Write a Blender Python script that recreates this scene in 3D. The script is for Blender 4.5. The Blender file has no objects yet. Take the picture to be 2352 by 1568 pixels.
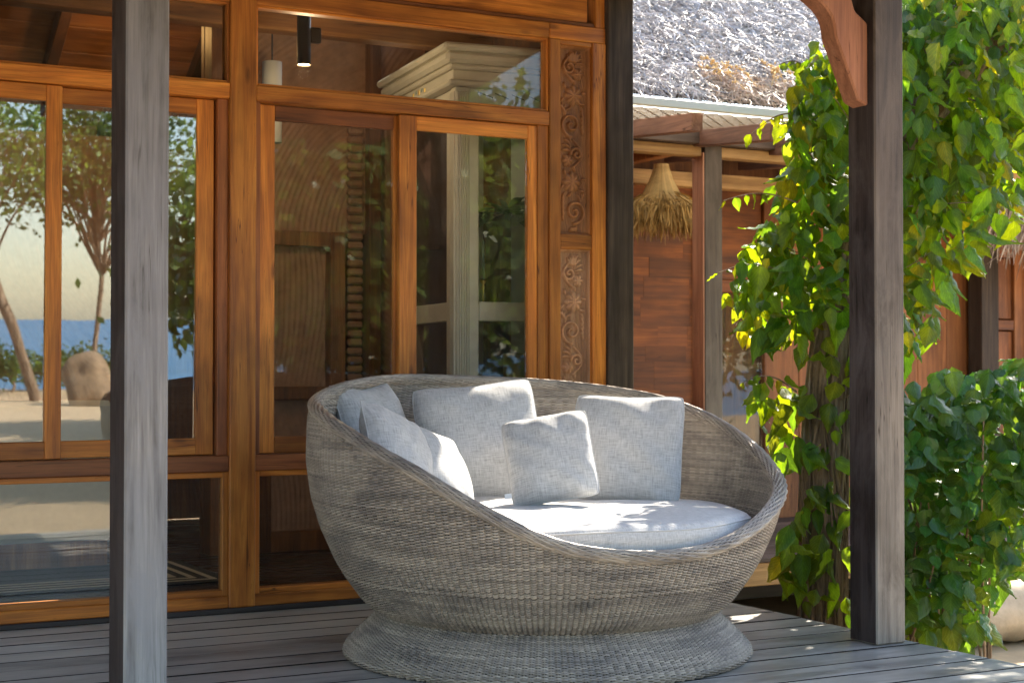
import bpy, bmesh, math, random
import numpy as np
from mathutils import Vector, Matrix
random.seed(7); rng = np.random.default_rng(7)
SC = bpy.context.scene
COL = SC.collection

# ------------------------------------------------------------------ camera
CAM_H = 1.1
YAW, PITCH, FOC = math.radians(28.4), math.atan(66/3640.), 3640.
cam_d = bpy.data.cameras.new('camera'); cam = bpy.data.objects.new('camera', cam_d); COL.objects.link(cam)
cam.location = (0, 0, CAM_H)
cam.rotation_euler = (math.pi/2 + PITCH, 0, -YAW)
cam_d.sensor_width = 36; cam_d.lens = 36*FOC/2352; cam_d.clip_end = 6000; cam_d.clip_start = .05
cam_d.dof.use_dof = True; cam_d.dof.focus_distance = 5.9; cam_d.dof.aperture_fstop = 5.6
SC.camera = cam
# pixel (in a 2352 x 1568 copy of the photograph) -> point at a known distance
_F = np.array([math.sin(YAW)*math.cos(PITCH), math.cos(YAW)*math.cos(PITCH), math.sin(PITCH)])
_R = np.array([math.cos(YAW), -math.sin(YAW), 0.]); _U = np.cross(_R, _F); _C = np.array([0, 0, CAM_H])
def ray(x, y): return _F + _R*(x-1176)/FOC - _U*(y-784)/FOC
def atD(x, y, D): return _C + ray(x, y)*D
def atY(x, y, Y): d = ray(x, y); return _C + d*Y/d[1]
def atZ(x, y, z): d = ray(x, y); return _C + d*(z-CAM_H)/d[2]

# ------------------------------------------------------------------ sky, sun, exposure
SUN_EL, SUN_AZ = math.radians(46), math.atan2(.836, .549)      # azimuth clockwise from +Y
S = Vector((math.sin(SUN_AZ)*math.cos(SUN_EL), math.cos(SUN_AZ)*math.cos(SUN_EL), math.sin(SUN_EL)))
w = bpy.data.worlds.new('World'); SC.world = w; w.use_nodes = True
nt = w.node_tree; bg = nt.nodes['Background']
sky = nt.nodes.new('ShaderNodeTexSky'); sky.sky_type = 'NISHITA'; sky.sun_disc = False
sky.sun_elevation = SUN_EL; sky.sun_rotation = SUN_AZ; sky.air_density = 1.0; sky.dust_density = .9; sky.ozone_density = .7
nt.links.new(sky.outputs[0], bg.inputs[0]); bg.inputs[1].default_value = 0.15
sl = bpy.data.lights.new('sun', 'SUN'); sl.energy = 4.5; sl.angle = math.radians(.53); sl.color = (1, .94, .84)
so = bpy.data.objects.new('sun', sl); COL.objects.link(so); so.location = (20, 10, 20)
so.rotation_euler = (-S).to_track_quat('-Z', 'Y').to_euler()
SC.view_settings.view_transform = 'Standard'; SC.view_settings.look = 'None'
SC.view_settings.exposure = 2.12; SC.view_settings.gamma = 1.0
SC.view_settings.use_white_balance = True; SC.view_settings.white_balance_temperature = 7000; SC.view_settings.white_balance_tint = 10

# ------------------------------------------------------------------ helpers
OFF = {}
def props(o, label=None, cat=None, group=None, kind=None):
    if label: o['label'] = label
    if cat: o['category'] = cat
    if group: o['group'] = group
    if kind: o['kind'] = kind
    return o
def thing(name, loc, label, cat, group=None):
    o = bpy.data.objects.new(name, None); COL.objects.link(o); o.location = loc; o.empty_display_size = .1
    OFF[o] = np.array(loc, float)
    return props(o, label, cat, group)
def link(name, me, parent=None, kind=None):
    o = bpy.data.objects.new(name, me); COL.objects.link(o)
    if parent is not None: o.parent = parent; OFF[o] = OFF[parent]
    else: OFF[o] = np.zeros(3)
    if kind: o['kind'] = kind
    return o
def mobj(name, V, Fc, mat, parent=None, smooth=False, kind=None, tint=None, uv=None):
    V = np.asarray(V, float)
    if parent is not None: V = V - OFF[parent]
    me = bpy.data.meshes.new(name)
    if isinstance(Fc, np.ndarray):
        n = Fc.shape[1]
        me.vertices.add(len(V)); me.vertices.foreach_set('co', V.ravel())
        me.loops.add(Fc.size); me.loops.foreach_set('vertex_index', Fc.ravel().astype(np.int32))
        me.polygons.add(len(Fc)); me.polygons.foreach_set('loop_start', np.arange(0, Fc.size, n, dtype=np.int32))
        me.polygons.foreach_set('loop_total', np.full(len(Fc), n, np.int32))
        me.update(calc_edges=True); me.validate()
    else:
        me.from_pydata(V.tolist(), [], Fc); me.update()
    if smooth: me.polygons.foreach_set('use_smooth', [True]*len(me.polygons))
    if tint is not None:
        at = me.color_attributes.new('tint', 'FLOAT_COLOR', 'POINT')
        c = np.ones((len(V), 4)); c[:, :3] = tint; at.data.foreach_set('color', c.ravel())
    if uv is not None:
        ul = me.uv_layers.new(name='UVMap'); li = np.zeros(len(me.loops), np.int32); me.loops.foreach_get('vertex_index', li)
        ul.data.foreach_set('uv', np.asarray(uv, float)[li].ravel())
    me.materials.append(mat)
    return link(name, me, parent, kind)
def box(name, x0, x1, y0, y1, z0, z1, mat, parent=None, bev=.004, kind=None, M=None):
    bm = bmesh.new(); bmesh.ops.create_cube(bm, size=1)
    bmesh.ops.scale(bm, vec=(x1-x0, y1-y0, z1-z0), verts=bm.verts)
    if bev: bmesh.ops.bevel(bm, geom=bm.edges[:], offset=min(bev, .3*min(x1-x0, y1-y0, z1-z0)), segments=1, affect='EDGES')
    bmesh.ops.translate(bm, vec=((x0+x1)/2, (y0+y1)/2, (z0+z1)/2), verts=bm.verts)
    if M is not None: bmesh.ops.transform(bm, matrix=M, verts=bm.verts)
    if parent is not None: bmesh.ops.translate(bm, vec=-Vector(OFF[parent]), verts=bm.verts)
    me = bpy.data.meshes.new(name); bm.to_mesh(me); bm.free(); me.materials.append(mat)
    return link(name, me, parent, kind)
def prism(name, P, y0, y1, mat, parent=None, bev=.005):
    bm = bmesh.new()
    a = [bm.verts.new((x, y0, z)) for x, z in P]; f = bm.faces.new(a)
    r = bmesh.ops.extrude_face_region(bm, geom=[f]); bmesh.ops.translate(bm, vec=(0, y1-y0, 0), verts=[v for v in r['geom'] if isinstance(v, bmesh.types.BMVert)])
    bmesh.ops.recalc_face_normals(bm, faces=bm.faces[:])
    if bev: bmesh.ops.bevel(bm, geom=bm.edges[:], offset=bev, segments=1, affect='EDGES', clamp_overlap=True)
    if parent is not None: bmesh.ops.translate(bm, vec=-Vector(OFF[parent]), verts=bm.verts)
    me = bpy.data.meshes.new(name); bm.to_mesh(me); bm.free(); me.materials.append(mat)
    return link(name, me, parent)
def lathe(name, prof, c, mat, parent=None, n=32, smooth=True, kind=None):
    prof = np.array(prof, float); m = len(prof); th = np.linspace(0, 2*np.pi, n, endpoint=False)
    V = np.stack([c[0]+prof[:, 0][:, None]*np.cos(th), c[1]+prof[:, 0][:, None]*np.sin(th), c[2]+np.repeat(prof[:, 1][:, None], n, 1)], -1).reshape(-1, 3)
    i, j = np.meshgrid(np.arange(m-1), np.arange(n), indexing='ij'); j2 = (j+1) % n
    Fq = np.stack([i*n+j, i*n+j2, (i+1)*n+j2, (i+1)*n+j], -1).reshape(-1, 4)
    return mobj(name, V, Fq, mat, parent, smooth, kind)
def tube(P, R, n=8):
    P = np.asarray(P, float); R = np.broadcast_to(np.asarray(R, float), (len(P),)); m = len(P)
    T = np.gradient(P, axis=0); T /= np.linalg.norm(T, axis=1)[:, None]+1e-9
    ref = np.array([0, 1, .02]) if abs(T[0][2]) > .7 else np.array([0, 0, 1.])
    A = np.cross(T, ref); A /= np.linalg.norm(A, axis=1)[:, None]+1e-9; B = np.cross(T, A)
    th = np.linspace(0, 2*np.pi, n, endpoint=False)
    V = (P[:, None]+R[:, None, None]*(np.cos(th)[None, :, None]*A[:, None]+np.sin(th)[None, :, None]*B[:, None])).reshape(-1, 3)
    i, j = np.meshgrid(np.arange(m-1), np.arange(n), indexing='ij'); j2 = (j+1) % n
    return V, np.stack([i*n+j, i*n+j2, (i+1)*n+j2, (i+1)*n+j], -1).reshape(-1, 4)
def gridfaces(m, n):
    i, j = np.meshgrid(np.arange(m-1), np.arange(n-1), indexing='ij')
    return np.stack([i*n+j, i*n+j+1, (i+1)*n+j+1, (i+1)*n+j], -1).reshape(-1, 4)
class Acc:
    def __init__(s): s.V = []; s.F = []; s.T = []; s.U = []; s.n = 0
    def add(s, V, F, t=None, uv=None):
        if uv is not None: s.U.append(uv)
        s.V.append(V); s.F.append(np.asarray(F)+s.n); s.n += len(V)
        if t is not None: s.T.append(np.broadcast_to(t, (len(V), 3)))
    def obj(s, name, mat, parent=None, smooth=False, kind=None):
        return mobj(name, np.concatenate(s.V), np.concatenate(s.F), mat, parent, smooth, kind, np.concatenate(s.T) if s.T else None, np.concatenate(s.U) if s.U else None)
def unit(v): v = np.asarray(v, float); return v/np.linalg.norm(v)

# ------------------------------------------------------------------ materials
def mat(name):
    m = bpy.data.materials.new(name); m.use_nodes = True; t = m.node_tree
    return m, t, t.nodes['Principled BSDF']
def N(t, ty, **k):
    n = t.nodes.new(ty)
    for a, v in k.items():
        if hasattr(n, a): setattr(n, a, v)
        else: n.inputs[a].default_value = v
    return n
def ramp(t, src, stops):
    r = t.nodes.new('ShaderNodeValToRGB'); e = r.color_ramp.elements
    while len(e) < len(stops): e.new(.5)
    for el, (p, c) in zip(e, stops): el.position = p; el.color = (*c, 1) if len(c) == 3 else c
    t.links.new(src, r.inputs[0]); return r.outputs[0]
def mixc(t, a, b, f, mode='MIX'):
    n = t.nodes.new('ShaderNodeMix'); n.data_type = 'RGBA'; n.blend_type = mode
    for s, v in ((n.inputs[0], f), (n.inputs[6], a), (n.inputs[7], b)):
        if isinstance(v, bpy.types.NodeSocket): t.links.new(v, s)
        else: s.default_value = v if not isinstance(v, tuple) else (*v, 1)
    return n.outputs[2]
def N_div(t, s_, d):
    n = N(t, 'ShaderNodeMath', operation='DIVIDE'); t.links.new(s_, n.inputs[0]); n.inputs[1].default_value = d; return n.outputs[0]
def wood(name, light, mid, dark, axis='x', rough=.5, knots=.5, grain=1.0, spec=.4, bump=.25, stain=None, band=1., tintattr=False, foot=None, cracks=False):
    """grain runs along axis; every board gets its own piece of the grain and its own tone"""
    m, t, b = mat(name); L = t.links.new
    tc = N(t, 'ShaderNodeTexCoord'); oi = N(t, 'ShaderNodeObjectInfo')
    mul = N(t, 'ShaderNodeVectorMath', operation='SCALE'); mul.inputs[0].default_value = (37., 53., 71.); L(oi.outputs['Random'], mul.inputs[3])
    add = N(t, 'ShaderNodeVectorMath', operation='ADD'); L(tc.outputs['Object'], add.inputs[0]); L(mul.outputs[0], add.inputs[1])
    def mp(s_al, s_ac):
        mm = N(t, 'ShaderNodeMapping'); sc = [s_ac]*3; sc['xyz'.index(axis)] = s_al
        mm.inputs['Scale'].default_value = sc; L(add.outputs[0], mm.inputs[0]); return mm.outputs[0]
    n1 = N(t, 'ShaderNodeTexNoise', Scale=1., Detail=4., Roughness=.6, Distortion=1.2); L(mp(.9*grain, 16*grain), n1.inputs['Vector'])
    n2 = N(t, 'ShaderNodeTexNoise', Scale=1., Detail=5., Roughness=.7); L(mp(5*grain, 190*grain), n2.inputs['Vector'])
    n3 = N(t, 'ShaderNodeTexNoise', Scale=1., Detail=3., Roughness=.6); L(mp(1.6, 3.5), n3.inputs['Vector'])
    c = ramp(t, n1.outputs[0], [(.30, dark), (.50, mid), (.70, light)])
    g = ramp(t, n2.outputs[0], [(.3, (.62,)*3), (.55, (1,)*3), (.8, (1.14,)*3)])
    c = mixc(t, c, g, .8*band, 'MULTIPLY')
    s = ramp(t, n3.outputs[0], [(.32, (.5, .46, .42)), (.5, (1,)*3), (.72, (1.25, 1.2, 1.12))]); c = mixc(t, c, s, .85, 'MULTIPLY')
    tone = N(t, 'ShaderNodeMapRange'); tone.inputs[3].default_value = .66; tone.inputs[4].default_value = 1.25; L(oi.outputs['Random'], tone.inputs[0])
    cc = N(t, 'ShaderNodeCombineColor')
    for k in range(3): L(tone.outputs[0], cc.inputs[k])
    c = mixc(t, c, cc.outputs[0], 1., 'MULTIPLY')
    if knots:
        v = N(t, 'ShaderNodeTexVoronoi', Scale=1.); L(mp(2.2, 6.5), v.inputs['Vector'])
        k = ramp(t, v.outputs['Distance'], [(.0, (.12, .09, .07)), (.055, (.3, .25, .2)), (.12, (1, 1, 1))])
        c = mixc(t, c, k, knots, 'MULTIPLY')
        v2 = N(t, 'ShaderNodeTexVoronoi', Scale=1.); L(mp(9, 60), v2.inputs['Vector'])
        k2 = ramp(t, v2.outputs['Distance'], [(.0, (.1, .07, .05)), (.05, (.25, .2, .15)), (.09, (1, 1, 1))])
        c = mixc(t, c, k2, knots*.6, 'MULTIPLY')
    if knots or cracks:   # drying cracks along the grain, only here and there
        n6 = N(t, 'ShaderNodeTexNoise', Scale=1., Detail=2., Distortion=.6); L(mp(.8, 26), n6.inputs['Vector'])
        n7 = N(t, 'ShaderNodeTexNoise', Scale=1., Detail=2.); L(mp(1.3, 3), n7.inputs['Vector'])
        k3 = ramp(t, n6.outputs[0], [(.488, (1,)*3), (.497, (.18, .13, .1)), (.506, (1,)*3)]); mk = ramp(t, n7.outputs[0], [(.5, (0,)*3), (.6, (1,)*3)])
        c = mixc(t, c, mixc(t, c, k3, 1., 'MULTIPLY'), mk)
    if stain:
        n4 = N(t, 'ShaderNodeTexNoise', Scale=1., Detail=6., Roughness=.7, Distortion=.5); L(mp(3, 9), n4.inputs['Vector'])
        f = ramp(t, n4.outputs[0], [(.45, (0,)*3), (.68, (1,)*3)]); c = mixc(t, c, stain, f)
    if foot:   # timber darker towards the top, ragged edge
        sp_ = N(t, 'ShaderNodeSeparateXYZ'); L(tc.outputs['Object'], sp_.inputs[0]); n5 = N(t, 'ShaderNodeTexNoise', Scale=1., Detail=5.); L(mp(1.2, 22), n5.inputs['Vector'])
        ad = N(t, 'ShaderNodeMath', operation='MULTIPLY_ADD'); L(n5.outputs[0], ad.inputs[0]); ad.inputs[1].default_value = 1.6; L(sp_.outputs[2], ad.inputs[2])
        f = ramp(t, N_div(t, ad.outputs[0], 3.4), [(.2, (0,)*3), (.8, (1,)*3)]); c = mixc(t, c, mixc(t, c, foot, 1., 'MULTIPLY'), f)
    if tintattr:
        at = N(t, 'ShaderNodeAttribute', attribute_name='tint'); c = mixc(t, c, at.outputs['Color'], 1., 'MULTIPLY')
    L(c, b.inputs['Base Color'])
    rr = N(t, 'ShaderNodeMapRange'); rr.inputs[3].default_value = rough-.1; rr.inputs[4].default_value = rough+.18; L(n1.outputs[0], rr.inputs[0]); L(rr.outputs[0], b.inputs['Roughness'])
    b.inputs['Specular IOR Level'].default_value = spec
    bp = N(t, 'ShaderNodeBump', Strength=bump, Distance=.004); L(n2.outputs[0], bp.inputs['Height']); L(bp.outputs[0], b.inputs['Normal'])
    return m
def plain(name, col, rough=.5, metal=0., spec=.5, var=.0, scale=8., bump=0., emit=None):
    m, t, b = mat(name); b.inputs['Base Color'].default_value = (*col, 1); b.inputs['Roughness'].default_value = rough; b.inputs['Metallic'].default_value = metal
    b.inputs['Specular IOR Level'].default_value = spec
    if var or bump:
        tc = N(t, 'ShaderNodeTexCoord'); n = N(t, 'ShaderNodeTexNoise', Scale=scale, Detail=6., Roughness=.65); t.links.new(tc.outputs['Object'], n.inputs['Vector'])
        if var:
            r = ramp(t, n.outputs[0], [(.3, tuple(v*(1-var) for v in col)), (.7, tuple(min(1, v*(1+var)) for v in col))]); t.links.new(r, b.inputs['Base Color'])
        if bump:
            bp = N(t, 'ShaderNodeBump', Strength=bump, Distance=.02); t.links.new(n.outputs[0], bp.inputs['Height']); t.links.new(bp.outputs[0], b.inputs['Normal'])
    if emit: b.inputs['Emission Color'].default_value = (*emit[0], 1); b.inputs['Emission Strength'].default_value = emit[1]
    return m
TL, TM, TD = (.68, .275, .052), (.50, .168, .027), (.28, .080, .014)
M = {}
for ax in 'xyz': M['teak_'+ax] = wood('teak_'+ax, TL, TM, TD, ax, rough=.46, knots=.75)
for ax in 'xz': M['redteak_'+ax] = wood('redteak_'+ax, (.34, .125, .045), (.25, .083, .028), (.15, .048, .018), ax, rough=.5, knots=.5)
M['carved'] = wood('carved', (.56, .25, .10), (.45, .19, .075), (.32, .125, .05), 'z', rough=.55, knots=.15, tintattr=True)
M['carved_pale'] = wood('carved_pale', (.56, .34, .20), (.46, .25, .14), (.32, .165, .09), 'z', rough=.65, knots=.15, tintattr=True)
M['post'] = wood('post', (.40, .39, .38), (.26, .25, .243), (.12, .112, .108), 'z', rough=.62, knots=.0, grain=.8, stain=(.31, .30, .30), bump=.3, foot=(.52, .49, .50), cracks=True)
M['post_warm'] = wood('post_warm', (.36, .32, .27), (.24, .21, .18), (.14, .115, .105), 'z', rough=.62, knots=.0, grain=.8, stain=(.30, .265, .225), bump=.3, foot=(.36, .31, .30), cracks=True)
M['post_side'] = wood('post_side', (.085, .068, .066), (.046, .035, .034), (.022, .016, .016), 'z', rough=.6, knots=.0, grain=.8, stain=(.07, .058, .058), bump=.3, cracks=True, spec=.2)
M['dark_post'] = wood('dark_post', (.095, .068, .052), (.062, .045, .036), (.035, .025, .02), 'z', rough=.65, knots=.0, spec=.2)
M['deck'] = wood('deck', (.47, .455, .42), (.37, .355, .328), (.25, .24, .222), 'x', rough=.33, knots=.0, grain=.55, stain=(.42, .405, .375), bump=.2, band=.5, spec=.6)
M['dark_trim'] = wood('dark_trim', (.05, .045, .05), (.035, .03, .033), (.02, .017, .02), 'x', rough=.5, knots=0)
M['inner_wood'] = wood('inner_wood', (.34, .14, .045), (.23, .088, .028), (.13, .048, .017), 'z', rough=.5, knots=.2)
M['ceiling'] = wood('ceiling', (.42, .19, .06), (.31, .125, .04), (.2, .075, .024), 'x', rough=.55, knots=.3)
M['rafter'] = wood('rafter', (.10, .042, .018), (.07, .028, .012), (.045, .018, .008), 'y', rough=.55, knots=.2)
M['floor_in'] = wood('floor_in', (.05, .03, .022), (.035, .02, .015), (.022, .013, .01), 'x', rough=.22, knots=0, grain=.5)
M['orange_x'] = wood('orange_x', (.34, .105, .026), (.24, .07, .017), (.14, .04, .011), 'x', rough=.5, knots=.35)
M['orange_z'] = wood('orange_z', (.44, .17, .055), (.33, .115, .035), (.2, .065, .02), 'z', rough=.5, knots=.35)
M['pink_post'] = wood('pink_post', (.44, .20, .115), (.35, .145, .08), (.24, .095, .05), 'z', rough=.6, knots=.2)
M['cladding'] = wood('cladding', (.68, .34, .22), (.56, .26, .165), (.42, .185, .115), 'z', rough=.6, knots=.1)
M['beam_grey'] = wood('beam_grey', (.15, .105, .085), (.105, .07, .058), (.065, .042, .035), 'x', rough=.6, knots=.2)
M['rafter_pink'] = wood('rafter_pink', (.26, .13, .09), (.19, .09, .062), (.12, .055, .04), 'y', rough=.6, knots=.2)
M['pale_beam'] = wood('pale_beam', (.55, .34, .15), (.42, .24, .095), (.28, .15, .06), 'x', rough=.55, knots=.4)
M['cream'] = plain('cream', (.56, .51, .41), .42, var=.12, scale=5)
M['white_wall'] = plain('white_wall', (.6, .58, .53), .7)
M['brass'] = plain('brass', (.85, .62, .18), .28, .9)
M['black'] = plain('black', (.012, .012, .013), .4)
M['iron'] = plain('iron', (.02, .018, .016), .5, .6)
M['plantdark'] = plain('plantdark', (.022, .035, .014), .45)
M['candle'] = plain('candle', (.22, .30, .26), .5)
M['upholstery'] = plain('upholstery', (.62, .62, .54), .85, var=.06, scale=30)
M['rug'] = plain('rug', (.018, .021, .024), .95, var=.3, scale=60, bump=.4)
M['rug_line'] = plain('rug_line', (.55, .5, .4), .95, var=.12, scale=60, bump=.4)
M['lamp_on'] = plain('lamp_on', (.9, .7, .4), .4, emit=((1, .62, .22), 6.))
M['sand'] = plain('sand', (.46, .34, .21), .95, var=.22, scale=3., bump=.5)
M['rock'] = plain('rock', (.25, .18, .115), .9, var=.35, scale=4., bump=.9)
M['soil'] = plain('soil', (.03, .024, .02), .95)
M['sea'] = plain('sea', (.02, .13, .27), .35, var=.3, scale=.12, bump=.6)
M['gutter'] = plain('gutter', (.78, .82, .80), .35)
M['wire'] = plain('wire', (.16, .10, .055), .7)
M['grime'] = plain('grime', (.018, .016, .015), .85, spec=.1)
M['label_white'] = plain('label_white', (.8, .8, .8), .7)

def glass_mat(name='pane_glass', ior=1.38):
    m, t, b = mat(name); t.nodes.remove(b); L = t.links.new; o = t.nodes['Material Output']
    fr = N(t, 'ShaderNodeFresnel', IOR=ior); tr = N(t, 'ShaderNodeBsdfTransparent'); tr.inputs[0].default_value = (.95, .965, .955, 1)
    gl = N(t, 'ShaderNodeBsdfGlossy', Roughness=.0); gl.inputs[0].default_value = (1, 1, 1, 1)
    tc = N(t, 'ShaderNodeTexCoord'); n = N(t, 'ShaderNodeTexNoise', Scale=2.2, Detail=1.); L(tc.outputs['Object'], n.inputs['Vector'])
    bp = N(t, 'ShaderNodeBump', Strength=.03, Distance=.02); L(n.outputs[0], bp.inputs['Height']); L(bp.outputs[0], gl.inputs['Normal'])
    mx = N(t, 'ShaderNodeMixShader'); L(fr.outputs[0], mx.inputs[0]); L(tr.outputs[0], mx.inputs[1]); L(gl.outputs[0], mx.inputs[2]);     # thin uneven film of dust and salt spots
    di = N(t, 'ShaderNodeBsdfDiffuse'); di.inputs[0].default_value = (.7, .69, .66, 1); n2 = N(t, 'ShaderNodeTexNoise', Scale=3., Detail=8., Roughness=.75); L(tc.outputs['Object'], n2.inputs['Vector'])
    vo = N(t, 'ShaderNodeTexVoronoi', Scale=70.); L(tc.outputs['Object'], vo.inputs['Vector']); sp_ = ramp(t, vo.outputs['Distance'], [(.04, (.5,)*3), (.09, (0,)*3)])
    fm = mixc(t, ramp(t, n2.outputs[0], [(.4, (.002,)*3), (.75, (.018,)*3)]), mixc(t, sp_, ramp(t, n2.outputs[0], [(.52, (0,)*3), (.7, (1,)*3)]), 1., 'MULTIPLY'), 1., 'ADD')
    m2 = N(t, 'ShaderNodeMixShader'); L(fm, m2.inputs[0]); L(mx.outputs[0], m2.inputs[1]); L(di.outputs[0], m2.inputs[2]); L(m2.outputs[0], o.inputs[0])
    return m
M['glass'] = glass_mat(); M['glass_coated'] = glass_mat('coated_glass', 2.1); M['glass_mid'] = glass_mat('mid_glass', 1.7)
def leaf_mat(name, base, trans, tf=.5, rough=.38):
    m, t, b = mat(name); L = t.links.new; o = t.nodes['Material Output']
    at = N(t, 'ShaderNodeAttribute', attribute_name='tint')
    oi = N(t, 'ShaderNodeObjectInfo'); tc = N(t, 'ShaderNodeTexCoord')
    n = N(t, 'ShaderNodeTexNoise', Scale=30., Detail=3.); L(tc.outputs['Object'], n.inputs['Vector'])
    v = ramp(t, n.outputs[0], [(.3, (.78,)*3), (.7, (1.15,)*3)])
    rv = N(t, 'ShaderNodeMapRange'); rv.inputs[3].default_value = .7; rv.inputs[4].default_value = 1.25; L(oi.outputs['Random'], rv.inputs[0])
    cc = N(t, 'ShaderNodeCombineColor'); [L(rv.outputs[0], cc.inputs[k]) for k in range(3)]
    tint = mixc(t, mixc(t, at.outputs['Color'], v, 1., 'MULTIPLY'), cc.outputs[0], 1., 'MULTIPLY')
    # midrib and side veins from the leaf's own coordinates
    sx = N(t, 'ShaderNodeSeparateXYZ'); L(tc.outputs['UV'], sx.inputs[0])
    ab = N(t, 'ShaderNodeMath', operation='ABSOLUTE'); L(sx.outputs[0], ab.inputs[0])
    vv = N(t, 'ShaderNodeMath', operation='MULTIPLY_ADD'); L(ab.outputs[0], vv.inputs[0]); vv.inputs[1].default_value = -.55; L(sx.outputs[1], vv.inputs[2])
    ml = N(t, 'ShaderNodeMath', operation='MULTIPLY'); L(vv.outputs[0], ml.inputs[0]); ml.inputs[1].default_value = 6.5
    pp_ = N(t, 'ShaderNodeMath', operation='PINGPONG'); L(ml.outputs[0], pp_.inputs[0]); pp_.inputs[1].default_value = .5
    side_ = ramp(t, pp_.outputs[0], [(0., (1,)*3), (.12, (0,)*3)]); mid_ = ramp(t, ab.outputs[0], [(0., (1,)*3), (.07, (0,)*3)])
    vein = mixc(t, side_, mid_, 1., 'LIGHTEN')
    tint = mixc(t, tint, mixc(t, tint, (1.45, 1.3, 1.5), 1., 'MULTIPLY'), vein)
    bpv = N(t, 'ShaderNodeBump', Strength=.5, Distance=.004, invert=True); L(vein, bpv.inputs['Height']); L(bpv.outputs[0], b.inputs['Normal'])
    L(mixc(t, base, tint, 1., 'MULTIPLY'), b.inputs['Base Color']); b.inputs['Roughness'].default_value = rough
    tr = N(t, 'ShaderNodeBsdfTranslucent'); L(mixc(t, trans, tint, 1., 'MULTIPLY'), tr.inputs[0])
    mx = N(t, 'ShaderNodeMixShader', Fac=tf); L(b.outputs[0], mx.inputs[1]); L(tr.outputs[0], mx.inputs[2]); L(mx.outputs[0], o.inputs[0])
    return m
M['leaf'] = leaf_mat('vine_leaf', (.05, .12, .014), (.44, .60, .022), .50)
M['leaf2'] = leaf_mat('shrub_leaf', (.034, .105, .022), (.28, .50, .035), .32, .28)
M['leaf_far'] = leaf_mat('far_leaf', (.07, .13, .03), (.2, .32, .04), .4)
def strand_mat(name, a, bcol, rough=.5, spec=.4, patch=True):
    m, t, b = mat(name); L = t.links.new
    at = N(t, 'ShaderNodeAttribute', attribute_name='tint')
    c = at.outputs['Color']
    if patch:
        tc = N(t, 'ShaderNodeTexCoord'); mm = N(t, 'ShaderNodeMapping'); mm.inputs['Scale'].default_value = (5, 5, 14); L(tc.outputs['Object'], mm.inputs[0])
        n = N(t, 'ShaderNodeTexNoise', Scale=1., Detail=5., Roughness=.65); L(mm.outputs[0], n.inputs['Vector'])
        p = ramp(t, n.outputs[0], [(.34, a), (.56, bcol)]); c = mixc(t, p, c, 1., 'MULTIPLY')
    L(c, b.inputs['Base Color']); b.inputs['Roughness'].default_value = rough; b.inputs['Specular IOR Level'].default_value = spec
    return m
M['wicker'] = strand_mat('wicker', (.205, .176, .155), (.36, .305, .25), .40, .55)
M['wicker_core'] = plain('wicker_core', (.03, .025, .022), .8)
M['thatch'] = strand_mat('thatch', (.30, .285, .29), (.48, .455, .445), .55, .45)
M['straw'] = strand_mat('straw', (.44, .27, .09), (.62, .41, .17), .6, .3)
M['thatch_core'] = plain('thatch_core', (.06, .05, .045), .9)
def fabric(name, col, sc=1.):
    m, t, b = mat(name); L = t.links.new; uv = N(t, 'ShaderNodeTexCoord')
    cs = []
    for s in ((34*sc, 420*sc, 1), (420*sc, 34*sc, 1)):
        mm = N(t, 'ShaderNodeMapping'); mm.inputs['Scale'].default_value = s; L(uv.outputs['UV'], mm.inputs[0])
        n = N(t, 'ShaderNodeTexNoise', Scale=.5, Detail=2., Roughness=.6); L(mm.outputs[0], n.inputs['Vector']); cs.append(n.outputs[0])
    ad = N(t, 'ShaderNodeMath', operation='ADD'); L(cs[0], ad.inputs[0]); L(cs[1], ad.inputs[1]); h = N(t, 'ShaderNodeMath', operation='MULTIPLY'); L(ad.outputs[0], h.inputs[0]); h.inputs[1].default_value = .5
    c = ramp(t, h.outputs[0], [(.36, tuple(v*.70 for v in col)), (.5, col), (.64, tuple(min(.9, v*1.22) for v in col))])
    L(c, b.inputs['Base Color']); b.inputs['Roughness'].default_value = .85; b.inputs['Specular IOR Level'].default_value = .2
    b.inputs['Sheen Weight'].default_value = .15
    n2 = N(t, 'ShaderNodeTexNoise', Scale=7., Detail=3.); L(uv.outputs['Object'], n2.inputs['Vector'])
    b1 = N(t, 'ShaderNodeBump', Strength=.4, Distance=.014); L(n2.outputs[0], b1.inputs['Height'])
    b2 = N(t, 'ShaderNodeBump', Strength=.25, Distance=.002); L(h.outputs[0], b2.inputs['Height']); L(b1.outputs[0], b2.inputs['Normal']); L(b2.outputs[0], b.inputs['Normal'])
    return m
M['fabric'] = fabric('fabric', (.455, .453, .452)); M['fabric_seat'] = fabric('fabric_seat', (.52, .515, .51), 2.2)
def bark_mat():
    m, t, b = mat('bark'); L = t.links.new; tc = N(t, 'ShaderNodeTexCoord'); mm = N(t, 'ShaderNodeMapping'); mm.inputs['Scale'].default_value = (26, 26, 3.2); L(tc.outputs['Object'], mm.inputs[0])
    n = N(t, 'ShaderNodeTexNoise', Scale=1., Detail=7., Roughness=.7, Distortion=.6); L(mm.outputs[0], n.inputs['Vector'])
    L(ramp(t, n.outputs[0], [(.35, (.07, .045, .028)), (.5, (.24, .165, .105)), (.68, (.42, .33, .25))]), b.inputs['Base Color']); b.inputs['Roughness'].default_value = .9
    bp = N(t, 'ShaderNodeBump', Strength=.9, Distance=.03); L(n.outputs[0], bp.inputs['Height']); L(bp.outputs[0], b.inputs['Normal'])
    return m
M['bark'] = bark_mat()
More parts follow.
